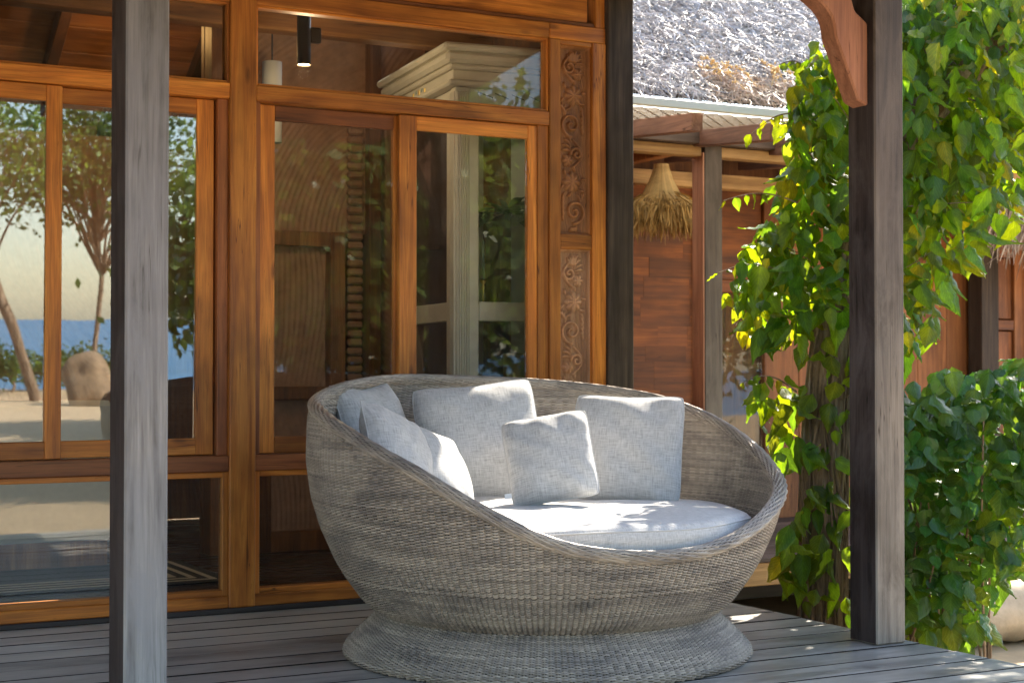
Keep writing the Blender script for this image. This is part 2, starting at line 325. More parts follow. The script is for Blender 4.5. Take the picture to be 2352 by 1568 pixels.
def sheet_mat():
    m, t, b = mat('translucent_sheet'); L = t.links.new; o = t.nodes['Material Output']
    b.inputs['Base Color'].default_value = (.75, .76, .70, 1); b.inputs['Roughness'].default_value = .4
    tr = N(t, 'ShaderNodeBsdfTranslucent'); tr.inputs[0].default_value = (.85, .85, .76, 1)
    mx = N(t, 'ShaderNodeMixShader', Fac=.6); L(b.outputs[0], mx.inputs[1]); L(tr.outputs[0], mx.inputs[2]); L(mx.outputs[0], o.inputs[0]); return m
M['sheet'] = sheet_mat()

# ------------------------------------------------------------------ ground, sea
GZ = -.5
V = []; n = 40
xs = np.concatenate([np.linspace(-60, 60, 49)]); ys = np.concatenate([np.linspace(-44, 40, 57)])
gx, gy = np.meshgrid(xs, ys, indexing='ij'); gz = np.full_like(gx, GZ)+.05*np.sin(gx*1.3)*np.cos(gy*.9)*(np.abs(gx)+np.abs(gy) > 16)
gz -= np.clip((-gy-26)/18, 0, 1)**1.2*1.6
mobj('ground', np.stack([gx, gy, gz], -1).reshape(-1, 3), gridfaces(49, 57)[:, ::-1].copy(), M['sand'], kind='structure', smooth=True)
mobj('ground_beyond', [(-600, 40, GZ-.01), (600, 40, GZ-.01), (600, 900, GZ-.01), (-600, 900, GZ-.01)], [(0, 1, 2, 3)], M['sand'], kind='structure')
mobj('sea', [(-3000, -4000, GZ-1.2), (3000, -4000, GZ-1.2), (3000, -38, GZ-1.2), (-3000, -38, GZ-1.2)], [(0, 1, 2, 3)], M['sea'], kind='structure')

# ------------------------------------------------------------------ veranda deck
deck = link('veranda_deck', bpy.data.meshes.new('veranda_deck'), None, 'structure')
bmx = bmesh.new()
for (x0, x1, y0, y1, z0, z1) in [(-2.6, 4.44, 3.05, 6.9, -.16, -.055), (-2.6, 4.42, 3.02, 3.10, -.5, -.2), (4.30, 4.42, 3.2, 6.9, -.5, -.2)]:
    r = bmesh.ops.create_cube(bmx, size=1); bmesh.ops.scale(bmx, vec=(x1-x0, y1-y0, z1-z0), verts=r['verts']); bmesh.ops.translate(bmx, vec=((x0+x1)/2, (y0+y1)/2, (z0+z1)/2), verts=r['verts'])
bmx.to_mesh(deck.data); bmx.free(); deck.data.materials.append(M['dark_trim'])
pitch = .1885; y = 6.93; k = 0
while y > 3.0:
    dx = random.uniform(-.004, .004)
    o = box('plank', -2.7, 4.505+dx, y-pitch+.009+random.uniform(-.0015, .0015), y, -.045, random.uniform(-.0015, .0015), M['deck'], deck, bev=.003)
    o.data.materials.append(M['grime'])      # rounded plank edges are black with grime
    for p_ in o.data.polygons:
        if abs(p_.normal.y) > .5: p_.material_index = 1
    y -= pitch

# ------------------------------------------------------------------ house facade
YF = 6.95
house = thing('teak_house', (2.36, YF, 0), 'teak house front of glazed doors and carved panels behind the wicker daybed', 'house')
T, TX, TZ = M['teak_z'], M['teak_x'], M['teak_z']
box('base_board', -2.6, 4.31, YF-.02, YF+.06, .001, .024, M['dark_trim'], house, .003)
def post(x0, x1, nm='frame_post', m=None, y0=-.012): return box(nm, x0, x1, YF+y0, YF+.12, .024, 3.15, m or TZ, house, .005)
post(2.296, 2.420); post(.62, .745); post(-1.1, -.97)
cp = box('corner_post', 4.306, 4.461, YF-.03, YF+.125, .0, 3.2, M['dark_post'], house, .006)
def rail(x0, x1, z0, z1, nm='rail', m=None, y0=0., y1=.09): return box(nm, x0, x1, YF+y0, YF+y1, z0, z1, m or TX, house, .004)
def bay(x0, x1, lower=True):
    # bottom rail, lower fixed pane with its mitred bead, middle rail, transom rails
    rail(x0, x1, .024, .078)
    rail(x0, x1, .640, .713, m=M['redteak_x'], y0=-.004)
    rail(x0, x1, 2.337, 2.409, y0=-.004)
    rail(x0, x1, 2.782, 2.862, y0=-.004)
for b in ((-.97, .62), (.745, 2.296), (2.42, 3.973)): bay(*b)
rail(3.973, 4.306, 2.782, 2.862, y0=-.004)
# boards above
for b in ((-.97, .62), (.745, 2.296), (2.42, 4.25)):
    p = box('upper_panel', b[0]+.03, b[1]-.03, YF+.035, YF+.06, 2.862, 3.14, TX, house, .003)
    box('panel_bead', b[0], b[1], YF+.012, YF+.06, 2.862, 2.885, M['redteak_x'], house, .004)
box('frame_post', 4.25, 4.306, YF+.003, YF+.08, 2.862, 3.15, TZ, house, .004)

def pane(nm, x0, x1, z0, z1, yc, parent, tilt=0., coat=False):
    # tilt: the top leans outwards (old frames), radians
    dy = math.tan(tilt)*(z1-z0)/2; hx = .003
    V = []
    for (yy) in (yc-hx, yc+hx):
        V += [(x0, yy+dy, z0), (x1, yy+dy, z0), (x1, yy-dy, z1), (x0, yy-dy, z1)]
    return mobj(nm, V, [(0, 1, 2, 3), (5, 4, 7, 6), (4, 0, 3, 7), (1, 5, 6, 2), (3, 2, 6, 7), (4, 5, 1, 0)], M['glass_coated' if coat == 1 else 'glass_mid' if coat else 'glass'], parent)
def fixed(x0, x1, z0, z1, nm='fixed_window', tilt=0., bead=.02, coat=False):
    f = box(nm, x0, x0+bead, YF+.008, YF+.07, z0, z1, TZ, house, .003)
    box('bead', x1-bead, x1, YF+.008, YF+.07, z0, z1, TZ, f, .003)
    box('bead', x0+bead, x1-bead, YF+.008, YF+.07, z0, z0+bead, TX, f, .003)
    box('bead', x0+bead, x1-bead, YF+.008, YF+.07, z1-bead, z1, TX, f, .003)
    pane('pane', x0+bead, x1-bead, z0+bead, z1-bead, YF+.045, f, tilt, coat)
for b in ((-.97, .62), (.745, 2.296)):
    fixed(b[0], b[1], .078, .640, bead=.026, coat=2)
    fixed(b[0], b[1], 2.409, 2.782, bead=.012)
fixed(2.42, 3.973, .078, .640, bead=.026); fixed(2.42, 3.973, 2.409, 2.782, bead=.012)
def leaf_door(x0, x1, sl, sr, y0, tilt=0., toprail=.07, mt=None):
    z0, z1 = .717, 2.333
    d = box('sliding_door', x0, x0+sl, YF+y0, YF+y0+.036, z0, z1, TZ, house, .003)
    box('stile', x1-sr, x1, YF+y0, YF+y0+.036, z0, z1, TZ, d, .003)
    box('door_rail', x0+sl, x1-sr, YF+y0+.001, YF+y0+.035, z1-toprail, z1, mt or TX, d, .003)
    box('door_rail', x0+sl, x1-sr, YF+y0+.001, YF+y0+.035, z0, z0+.075, TX, d, .003)
    pane('pane', x0+sl+.002, x1-sr-.002, z0+.077, z1-toprail-.002, YF+y0+.018, d, tilt, tilt > .01)
    return d
TILT = math.radians(.93)
leaf_door(.77, 1.547, .07, .069, .012, TILT)
leaf_door(1.49, 2.238, .06, .081, .052, TILT)
box('door_jamb', 2.247, 2.296, YF+.022, YF+.09, .713, 2.337, M['redteak_z'], house, .003)
box('door_jamb', .745, .768, YF+.022, YF+.09, .713, 2.337, M['redteak_z'], house, .003)
box('door_jamb', 2.42, 2.449, YF+.02, YF+.09, .713, 2.337, M['redteak_z'], house, .003)
leaf_door(2.451, 3.20, .081, .063, .054, math.radians(.2), mt=M['redteak_x'])
leaf_door(3.149, 3.909, .092, .052, .014, math.radians(.3))
box('door_jamb', 3.911, 3.973, YF+.010, YF+.09, .713, 2.337, TZ, house, .003)
leaf_door(-.95, -.20, .08, .06, .05, 0); leaf_door(-.25, .60, .08, .06, .012, 0)
# carved column
box('frame_post', 3.973, 4.037, YF-.006, YF+.09, .024, 2.782, TZ, house, .004)
box('frame_post', 4.225, 4.306, YF-.008, YF+.09, .024, 2.782, TZ, house, .004)
for z0, z1 in ((2.757, 2.782), (1.715, 1.793), (.66, .735), (.024, .10)): rail(4.037, 4.225, z0, z1, y0=0)
def carving(nm, z0, z1, matl, seed, parent):
    r = random.Random(seed); x0, x1 = 4.037, 4.225; W_, H_ = x1-x0, z1-z0
    nx, nz = 72, int(72*H_/W_*.9)
    X, Z = np.meshgrid(np.linspace(0, W_, nx), np.linspace(0, H_, nz), indexing='xy')
    Hh = np.zeros_like(X)
    cxm = W_/2; iw = W_*.33
    def stroke(P, w_, h_):
        nonlocal Hh
        P = np.array(P); w_ = np.broadcast_to(w_, (len(P),))
        for (px, pz), ww in zip(P, w_):
            a = (np.abs(Z-pz) < ww*1.2); rows = np.where(a.any(1))[0]
            if len(rows) == 0: continue
            s = slice(rows[0], rows[-1]+1)
            d = np.hypot(X[s]-px, Z[s]-pz)/ww
            Hh[s] = np.maximum(Hh[s], h_*np.sqrt(np.clip(1-d*d, 0, 1)))
    def spiral(cx, cz, R0, turns, a0, sgn, w0):
        t = np.linspace(0, 1, 150); a = a0+sgn*turns*2*np.pi*t; rr = R0*(1-t*.92)
        stroke(np.stack([cx+rr*np.cos(a), cz+rr*np.sin(a)], 1), w0*(1-.45*t), .010)
    def leafy(cx, cz, a, L_, w0, sgn):
        t = np.linspace(0, 1, 26); bend = a+sgn*1.2*t
        P = np.stack([cx+np.cumsum(np.cos(bend))*L_/26, cz+np.cumsum(np.sin(bend))*L_/26], 1); stroke(P, w0*np.sin(np.pi*(.12+.85*t)), .008)
    def flower(cx, cz, R0, np_):
        nonlocal Hh
        d = np.hypot(X-cx, Z-cz); an = np.arctan2(Z-cz, X-cx); rad = R0*(.80+.2*np.abs(np.cos(an*np_/2)))
        pet = np.clip(1-(d/rad)**4, 0, 1)*(.006+.004*np.abs(np.cos(an*np_/2)))
        cen = np.clip(1-(d/(R0*.42))**2, 0, 1)**.5*(.010+.0012*np.sign(np.sin((X+Z)*900))*np.sign(np.sin((X-Z)*900)))
        Hh = np.maximum(Hh, np.maximum(pet, cen))
    z = .06; side = 1; k = 0
    while z < H_-.07:
        kind = k % 3
        if kind == 0:
            spiral(cxm+side*iw*.15, z+.06, iw*1.0, 1.6, -math.pi/2, side, .009)
            for q in range(5): leafy(cxm-side*iw*.9, z+.01+q*.025, math.pi/2+side*.4, .05, .008, -side)
            for q in range(4): leafy(cxm+side*iw*.7, z+.1+q*.012, math.pi*.5-side*(.2+q*.4), .055, .007, side)
            z += .155
        elif kind == 1:
            flower(cxm-side*.005, z+.055, .058, 8)
            for q in range(6): leafy(cxm+.055*math.cos(q*1.05+.3), z+.055+.055*math.sin(q*1.05+.3), q*1.05+.3, .032, .008, 1 if q % 2 else -1)
            z += .13
        else:
            spiral(cxm+side*iw*.35, z+.07, iw*.55, 1.4, math.pi, -side, .009); flower(cxm-side*iw*.5, z+.035, .036, 6)
            stroke([(cxm+side*iw*.9*math.sin(t*3.1), z+t*.14) for t in np.linspace(0, 1, 60)], .007, .008)
            for q in range(4): leafy(cxm-side*iw*.2, z+.08+q*.012, math.pi/2+side*(.9-q*.35), .06, .008, side)
            z += .16; side = -side
        k += 1
    for q in range(7): leafy(cxm, H_-.075, math.pi*(.08+.14*q), .055, .008, 1 if q < 3 else -1)
    for q in range(7): leafy(cxm, .035, -math.pi*(.08+.14*q), .03, .008, 1)
    edge = np.minimum(np.minimum(X, W_-X), np.minimum(Z, H_-Z)); Hh = np.where(edge < .014, .012*np.clip(1-(edge/.014), 0, 1), np.where(edge < .018, 0, Hh))
    Hh += .0007*np.sin(X*400+Z*90)*(Hh < .001)
    Vv = np.stack([x0+X, np.full_like(X, YF+.044)-Hh*1.9, z0+Z], -1).reshape(-1, 3)
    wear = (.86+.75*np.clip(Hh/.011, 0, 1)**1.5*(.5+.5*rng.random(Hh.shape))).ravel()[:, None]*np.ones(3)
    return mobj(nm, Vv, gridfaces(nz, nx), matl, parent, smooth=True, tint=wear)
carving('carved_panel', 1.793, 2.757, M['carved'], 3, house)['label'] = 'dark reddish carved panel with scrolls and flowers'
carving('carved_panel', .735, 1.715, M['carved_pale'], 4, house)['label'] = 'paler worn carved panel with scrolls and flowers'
# side, back walls and roof of the house (they keep the room dark)
box('side_wall', 4.36, 4.45, YF+.13, 11.6, 0, 3.4, M['inner_wood'], house, .004)
box('side_wall', -2.6, -2.5, YF+.0, 11.6, 0, 3.4, M['inner_wood'], house, .004)
box('back_wall', -2.5, 4.36, 11.5, 11.6, 0, 3.4, M['inner_wood'], house, .004)
box('facade_end', -2.5, -1.1, YF+.02, YF+.08, .024, 3.15, TZ, house, .004)
box('interior_floor', -2.5, 4.36, YF+.125, 11.5, -.03, -.001, M['floor_in'], house, 0)
def slopebox(nm, x0, x1, ya, za, yb, zb, th, matl, parent, bev=.004):
    L_ = math.hypot(yb-ya, zb-za); ang = math.atan2(zb-za, yb-ya)
    Mt = Matrix.Translation((0, ya, za)) @ Matrix.Rotation(ang, 4, 'X')
    return box(nm, x0, x1, 0, L_, 0, th, matl, parent, bev, M=Mt)
RY, RZ = 9.2, 4.35
roof = slopebox('roof', -3.2, 4.62, YF-.05, 3.16, RY, RZ, .14, M['thatch_core'], house)
slopebox('roof', -3.2, 4.62, RY, RZ, 12.1, 2.55, .14, M['thatch_core'], house)
# interior ceiling boards (far slope) and rafters, each its own piece
for k in range(11):
    t0, t1 = k/11, (k+1)/11-.004
    ya, za = RY+(11.5-RY)*t0, RZ-.02+(2.90-RZ)*t0; yb, zb = RY+(11.5-RY)*t1, RZ-.02+(2.90-RZ)*t1
    slopebox('ceiling_board', -2.5, 4.36, ya, za-.02, yb, zb-.02, .015, M['ceiling'], house, .003)
for k in range(13):
    x = -2.2+k*.5
    slopebox('rafter', x, x+.075, RY, RZ-.17, 11.5, 2.90-.17, .11, M['rafter'], house)
    slopebox('rafter', x, x+.075, YF+.13, 3.02, RY, RZ-.15, .10, M['rafter'], house)
box('ceiling_beam', -2.5, 4.36, 8.3, 8.42, 2.98, 3.12, M['ceiling'], house)
# dark ribbed inner walls (raked arcs in the plaster)
def ribbed(nm, x0, x1, z0, z1, yy, centres, parent, pitch=.034, flip=False):
    nx, nz = int((x1-x0)/.0105), int((z1-z0)/.0105)
    X, Z = np.meshgrid(np.linspace(x0, x1, nx), np.linspace(z0, z1, nz), indexing='xy')
    d = np.min([np.hypot(X-cx, Z-cz)+o for cx, cz, o in centres], 0)+.010*np.sin(X*9)*np.sin(Z*7)
    h = .011*np.abs(np.sin(d*np.pi/pitch))
    return mobj(nm, np.stack([X, yy-h, Z], -1).reshape(-1, 3), gridfaces(nz, nx), M['rib'], parent, smooth=True)
M['rib'] = plain('rib', (.36, .185, .10), .6, var=.25, scale=10)
part = thing('inner_partition', (3.3, 9.2, 0), 'dark room wall of raked arc ribs and wooden frames behind the right glass doors', 'wall')
ribbed('ribbed_panel', 3.02, 3.92, 1.95, 3.7, 9.2, [(4.3, 1.9, 0), (2.6, 1.2, .3)], part)
ribbed('ribbed_panel', 3.28, 3.66, 1.0, 1.9, 9.215, [(1.2, 1.6, 0)], part)
ribbed('ribbed_panel', 3.28, 3.66, .12, .92, 9.215, [(1.2, .2, 0)], part)
ribbed('ribbed_panel', 4.0, 4.34, .1, 3.7, 9.21, [(4.9, 2.6, 0)], part)
for x0, x1 in ((2.90, 3.02), (3.18, 3.28), (3.66, 3.76), (3.92, 4.0)): box('frame_post', x0, x1, 9.12, 9.26, 0, 3.7 if x0 in (2.9, 3.92) else 1.95, M['inner_wood'], part)
for z0, z1 in ((1.86, 1.95), (.92, 1.0), (0, .12)): box('frame_rail', 3.18, 3.76, 9.13, 9.25, z0, z1, M['inner_wood'], part)
box('wall_core', 2.9, 4.34, 9.27, 9.33, 0, 3.8, M['inner_wood'], part)
for k in range(46): box('rope_moulding', 3.79, 3.89, 9.14, 9.19, .15+k*.055, .195+k*.055, M['rib'], part, .012)
box('door_handle', 3.21, 3.25, 9.06, 9.12, 1.0, 1.06, M['iron'], part)
wl = thing('ribbed_wall', (1.2, 11.2, 0), 'long raked wall deep inside the room behind the pale couch', 'wall')
ribbed('ribbed_panel', -.5, 2.9, .0, 2.75, 11.2, [(1.0, .4, 0), (3.6, 2.4, .2)], wl, .06)
box('wall_core', -.5, 2.9, 11.21, 11.27, 0, 2.75, M['inner_wood'], wl)

# ------------------------------------------------------------------ furniture inside
couch = thing('pale_couch', (1.55, 9.3, 0), 'pale upholstered couch on a wooden plinth inside, behind the left panes', 'couch')
box('plinth', .5, 2.25, 8.95, 9.7, .001, .15, M['inner_wood'], couch)
box('back', .48, 2.28, 8.92, 9.12, .15, .93, M['upholstery'], couch, .03)
box('arm', 2.10, 2.28, 9.12, 9.75, .15, .68, M['upholstery'], couch, .03)
box('arm', .48, .66, 9.12, 9.75, .15, .68, M['upholstery'], couch, .03)
box('seat', .66, 2.10, 9.12, 9.72, .15, .45, M['upholstery'], couch, .03)
rug = thing('striped_rug', (1.6, 8.5, 0), 'dark rug with pale concentric border lines on the dark room floor', 'rug')
box('pile', .1, 2.66, 7.95, 8.9, .001, .014, M['rug'], rug, .004)
for k in range(4):
    a = .07+k*.085; x1 = 2.66-a; y0 = 7.95+a
    box('border_line', .1, x1, y0, y0+.026, .012, .0165, M['rug_line'], rug, .001)
    box('border_line', x1-.03, x1, y0+.027, 8.88, .012, .0165, M['rug_line'], rug, .001)
# cream display cabinet (turned a little from the facade)
cab = thing('display_cabinet', (3.675, 7.42, 0), 'tall cream display cabinet with moulded cornice and fluted corner inside the right door', 'cabinet')
CA = math.radians(-7)
def CM(): return Matrix.Translation((3.675, 7.42, 0)) @ Matrix.Rotation(CA, 4, 'Z')
def cbox(nm, x0, x1, y0, y1, z0, z1, matl, parent=cab, bev=.004): return box(nm, x0, x1, y0, y1, z0, z1, matl, parent, bev, M=CM())
W2, D2 = .62, 1.10
cbox('plinth', -.02, W2, -.02, D2, .001, .12, M['cream'])
cbox('cornice', -.09, W2, -.09, D2+.05, 2.76, 2.80, M['cream'], bev=.015)
cbox('cornice', -.07, W2, -.07, D2+.04, 2.70, 2.76, M['cream'], bev=.02)
cbox('cornice', -.045, W2, -.045, D2+.02, 2.67, 2.70, M['cream'], bev=.01)
cbox('frieze', -.02, W2, -.02, D2, 2.615, 2.67, M['cream'])
cbox('cornice', -.05, W2, -.05, D2+.02, 2.585, 2.615, M['cream'], bev=.012)
col_ = cbox('corner_column', 0, .075, 0, .075, .12, 2.585, M['cream'])
for k in range(5):
    cbox('flute', .006+k*.0138, .015+k*.0138, -.008, .004, .2, 2.56, M['cream'], col_, .003)
    cbox('flute', -.008, .004, .006+k*.0138, .015+k*.0138, .2, 2.56, M['cream'], col_, .003)
# front face (towards the glass) and left face, each a framed glazed door
for z0, z1 in ((2.50, 2.585), (1.36, 1.46), (.72, .82), (.12, .22)): cbox('door_rail', .135, .56, .012, .045, z0, z1, M['cream'])
for x0, x1 in ((.078, .135), (.56, .62)): cbox('stile', x0, x1, .01, .047, .12, 2.585, M['cream'])
for z0, z1 in ((2.50, 2.585), (1.36, 1.46), (.72, .82), (.12, .22)): cbox('door_rail', .012, .045, .17, .92, z0, z1, M['cream'])
for y0, y1 in ((.078, .17), (.92, 1.08)): cbox('stile', .01, .047, y0, y1, .12, 2.585, M['cream'])
for z0, z1 in ((1.46, 2.50), (.82, 1.36)):
    cbox('glass_panel', .137, .558, .026, .030, z0, z1, M['glass'], bev=0); cbox('glass_panel', .026, .030, .172, .918, z0, z1, M['glass'], bev=0)
cbox('back_panel', W2-.02, W2, .05, D2, .12, 2.585, M['white_wall']); cbox('back_panel', .05, W2-.02, D2-.02, D2, .12, 2.585, M['white_wall'])
for zz in (1.93,): cbox('glass_shelf', .05, W2-.02, .06, D2-.02, zz, zz+.01, M['glass'], bev=0)
cbox('shelf', .05, W2-.02, .06, D2-.02, 1.385, 1.41, M['cream']); cbox('shelf', .05, W2-.02, .06, D2-.02, .95, .98, M['cream'])
cbox('door_handle', -.02, .01, .98, 1.0, 1.15, 1.5, M['iron'])
orn = None
for k, (yy, zz, s_) in enumerate([(.45, 2.637, .010), (.50, 2.645, .008), (.55, 2.64, .012), (.60, 2.645, .008), (.65, 2.637, .010)]):
    cbox('painted_ornament', -.024, -.019, yy-s_, yy+s_, zz-s_*1.2, zz+s_*1.2, M['brass'] if k % 2 == 0 else M['candle'], bev=.001)
def cpt(x, y, z): return np.array(CM() @ Vector((x, y, z)))
for (x, y, lab) in [(.10, .62, 'shiny brass cylinder vase near the fluted cabinet corner'), (.41, .20, 'shiny brass cylinder vase at the cabinet side away from the fluted corner')]:
    p = cpt(x, y, .981); v = thing('brass_vase', p, lab, 'vase', 'brass vases in the cabinet')
    lathe('body', [(.0, 0), (.05, 0), (.058, .012), (.060, .03), (.060, .21), (.056, .21), (.056, .02), (0, .02)], p, M['brass'], v)
p = cpt(.23, .2, 1.411); cs = thing('candlestick', p, 'slim brass candlestick with one grey green candle in the cabinet', 'candlestick')
lathe('stem', [(0, 0), (.03, 0), (.03, .006), (.007, .02), (.005, .12), (.010, .14), (.005, .15), (.018, .165), (.018, .175), (0, .175)][:], p, M['brass'], cs, 16)
lathe('candle', [(0, .17), (.0095, .17), (.006, .385), (.0, .39)], p, M['candle'], cs, 12)
def spiky(nm, p, n, L_, lab, spread, matl):
    t_ = thing(nm, p, lab, 'plant')
    a = Acc(); r = np.random.default_rng(int(abs(p[0])*1000))
    for k in range(n):
        az = r.uniform(0, 2*np.pi); el = r.uniform(.2, 1.3); L1 = L_*r.uniform(.6, 1); t = np.linspace(0, 1, 7)
        rad = L1*t*np.cos(el)*spread; zz = L1*(np.sin(el)*t-.55*t*t)
        P = np.stack([rad*np.cos(az), rad*np.sin(az), zz], 1)+p; s = np.array([-np.sin(az), np.cos(az), 0])*(.12*L_*np.sin(np.pi*(.1+.88*t)))[:, None]
        a.add(np.concatenate([P-s, P+s]), np.array([[i, i+1, i+8, i+7] for i in range(6)]))
    a.obj('leaves', matl, t_); lathe('pot', [(0, -.0), (.03, 0), (.045, .05), (.04, .05), (.0, .04)], p, M['iron'], t_, 16)
spiky('dark_plant', cpt(.48, .3, 1.411), 26, .20, 'dark branching figurine plant on the cabinet middle shelf', 1., M['plantdark'])
spiky('dark_plant', cpt(.44, .35, 1.941), 34, .30, 'spiky dark plant on the glass shelf of the cabinet', 1.1, M['plantdark'])
spiky('dark_plant', cpt(.10, .64, 1.411), 20, .17, 'small dark plant behind the left face of the cabinet', 1., M['plantdark'])
# hanging black tube lamp; white column cut short and hung on an invented cord
lp = atY(698, 150, 7.75); tl = thing('tube_lamp', (lp[0], lp[1], lp[2]), 'black cylinder spotlight hanging behind the transom window', 'lamp')
tpl = bpy.data.lights.new('tube_light', 'POINT'); tpl.energy = 3.5; tpl.color = (1, .78, .5); tpl.shadow_soft_size = .03; tpo = bpy.data.objects.new('tube_light', tpl); COL.objects.link(tpo); tpo.parent = tl; tpo.location = (0, 0, -.04)
lathe('tube', [(.036, 0), (.036, .34), (0, .34)], lp, M['black'], tl, 20); lathe('lens', [(0, .006), (.033, .006)], lp, M['lamp_on'], tl, 20)
box('bracket', lp[0]+.03, lp[0]+.09, lp[1]-.02, lp[1]+.02, lp[2]+.12, lp[2]+.2, M['black'], tl)
lp2 = atY(625, 155, 8.6); ws = thing('white_column_stub', (lp2[0], 8.6, 2.40), 'stub of a white column hung on an invented cord behind the transom', 'pillar')
lathe('shade', [(.0, 2.40), (.056, 2.40), (.056, 2.86), (0, 2.86)], (lp2[0], 8.6, 0), M['white_wall'], ws, 24); lathe('cord', [(.005, 2.86), (.005, 3.9)], (lp2[0], 8.6, 0), M['black'], ws, 6)
# warm lamp glowing under the far ceiling slope
wp = tuple(atY(310, 40, 10.1))
wlmp = thing('ceiling_lamp', wp, 'warm lit lamp on a ceiling beam inside the room', 'lamp')
lathe('shade', [(.03, .10), (.06, 0), (.055, 0), (.025, .09)], wp, M['black'], wlmp, 20); lathe('bulb', [(0, .0), (.02, .01), (.025, .035), (.015, .06), (0, .07)], wp, M['lamp_on'], wlmp, 12)
pl = bpy.data.lights.new('lamp_light', 'POINT'); pl.energy = 3.5; pl.color = (1, .56, .2); pl.shadow_soft_size = .05
plo = bpy.data.objects.new('lamp_light', pl); COL.objects.link(plo); plo.location = (0, 0, -.06); plo.parent = wlmp

# ------------------------------------------------------------------ veranda posts, roof
def vpost(x0, x1, y0, y1, lab, m):
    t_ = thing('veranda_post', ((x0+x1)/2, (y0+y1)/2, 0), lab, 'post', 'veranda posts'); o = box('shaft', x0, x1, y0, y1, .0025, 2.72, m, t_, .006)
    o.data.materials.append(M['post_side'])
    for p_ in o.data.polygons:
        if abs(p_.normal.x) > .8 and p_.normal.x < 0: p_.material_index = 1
    return t_
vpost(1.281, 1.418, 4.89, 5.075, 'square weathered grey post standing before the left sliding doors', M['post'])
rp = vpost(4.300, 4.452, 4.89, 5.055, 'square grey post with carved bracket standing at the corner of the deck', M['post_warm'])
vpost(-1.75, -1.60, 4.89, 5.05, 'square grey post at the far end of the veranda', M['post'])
prof = [(4.299, 2.165), (4.245, 2.185), (4.165, 2.36), (4.132, 2.43), (4.125, 2.475), (4.112, 2.51), (4.08, 2.545), (4.03, 2.575), (3.95, 2.61), (3.85, 2.65), (3.72, 2.70), (3.72, 2.715), (4.17, 2.715), (4.20, 2.66), (4.22, 2.58), (4.235, 2.54), (4.262, 2.525), (4.299, 2.50)]
prism('bracket', prof, 4.925, 5.02, M['pink_post'], rp, .008)['label'] = 'curved reddish wooden bracket at the top of the post'
vr = thing('veranda_roof', (1, 4.97, 2.72), 'wooden veranda roof and beam carried by the square posts', 'roof')
box('beam', -3, 4.54, 4.91, 5.03, 2.722, 2.765, M['beam_grey'], vr)
slopebox('cover', -3.2, 4.56, 3.5, 2.70, YF-.06, 3.08, .05, M['inner_wood'], vr)
for k in range(12): slopebox('rafter', -2.8+k*.62, -2.73+k*.62, 3.55, 2.615, YF-.06, 2.99, .085, M['rafter'], vr)

# ------------------------------------------------------------------ wicker daybed
DX, DY = 3.099, 5.442
bed = thing('wicker_daybed', (DX, DY, 0), 'round grey wicker daybed with high sloping back on a flared wicker foot', 'daybed')
PZ = [.160, .176, .215, .266, .32, .378, .498, .618, .756, .911, .997, 1.1]; PR = [.600, .668, .718, .756, .795, .828, .882, .919, .937, .933, .917, .885]
rim_t = [(-150, .755), (-136, .636), (-123, .532), (-114, .486), (-104, .463), (-94, .452), (-81, .456), (-69, .488), (-59, .532), (-48, .585), (-35, .645), (-20, .702), (-10, .763), (0, .827), (11, .893), (21, .943), (29, .974), (42, 1.006), (55, 1.028), (67, 1.042), (80, 1.051), (94, 1.057), (106, 1.060), (116, 1.052), (128, 1.033), (145, .995), (160, .965), (173.5, .935), (190, .870), (210, .755)]
ra = np.array([a for a, _ in rim_t]); rz = np.array([z for _, z in rim_t])
def rimz(th):
    d = (np.degrees(th)+150) % 360-150
    return np.interp(d, ra, rz)
tt = np.linspace(-np.pi, np.pi, 721)[:-1]; rv = rimz(tt); ker = np.hanning(31); ker /= ker.sum()
rv = np.convolve(np.concatenate([rv[-15:], rv, rv[:15]]), ker, 'valid')
def rimS(th): return np.interp((np.asarray(th)+np.pi) % (2*np.pi)-np.pi, np.append(tt, np.pi), np.append(rv, rv[0]))
def smoothprof(z, r, n=200):
    z = np.array(z); r = np.array(r); s = np.concatenate([[0], np.cumsum(np.hypot(np.diff(z), np.diff(r)))]); q = np.linspace(0, s[-1], n)
    zz, rr = np.interp(q, s, z), np.interp(q, s, r); k = np.hanning(15); k /= k.sum()
    f = lambda a: np.convolve(np.concatenate([2*a[0]-a[7:0:-1], a, 2*a[-1]-a[-2:-9:-1]]), k, 'valid')
    return q, f(zz), f(rr)
Q, QZ, QR = smoothprof(PZ, PR)
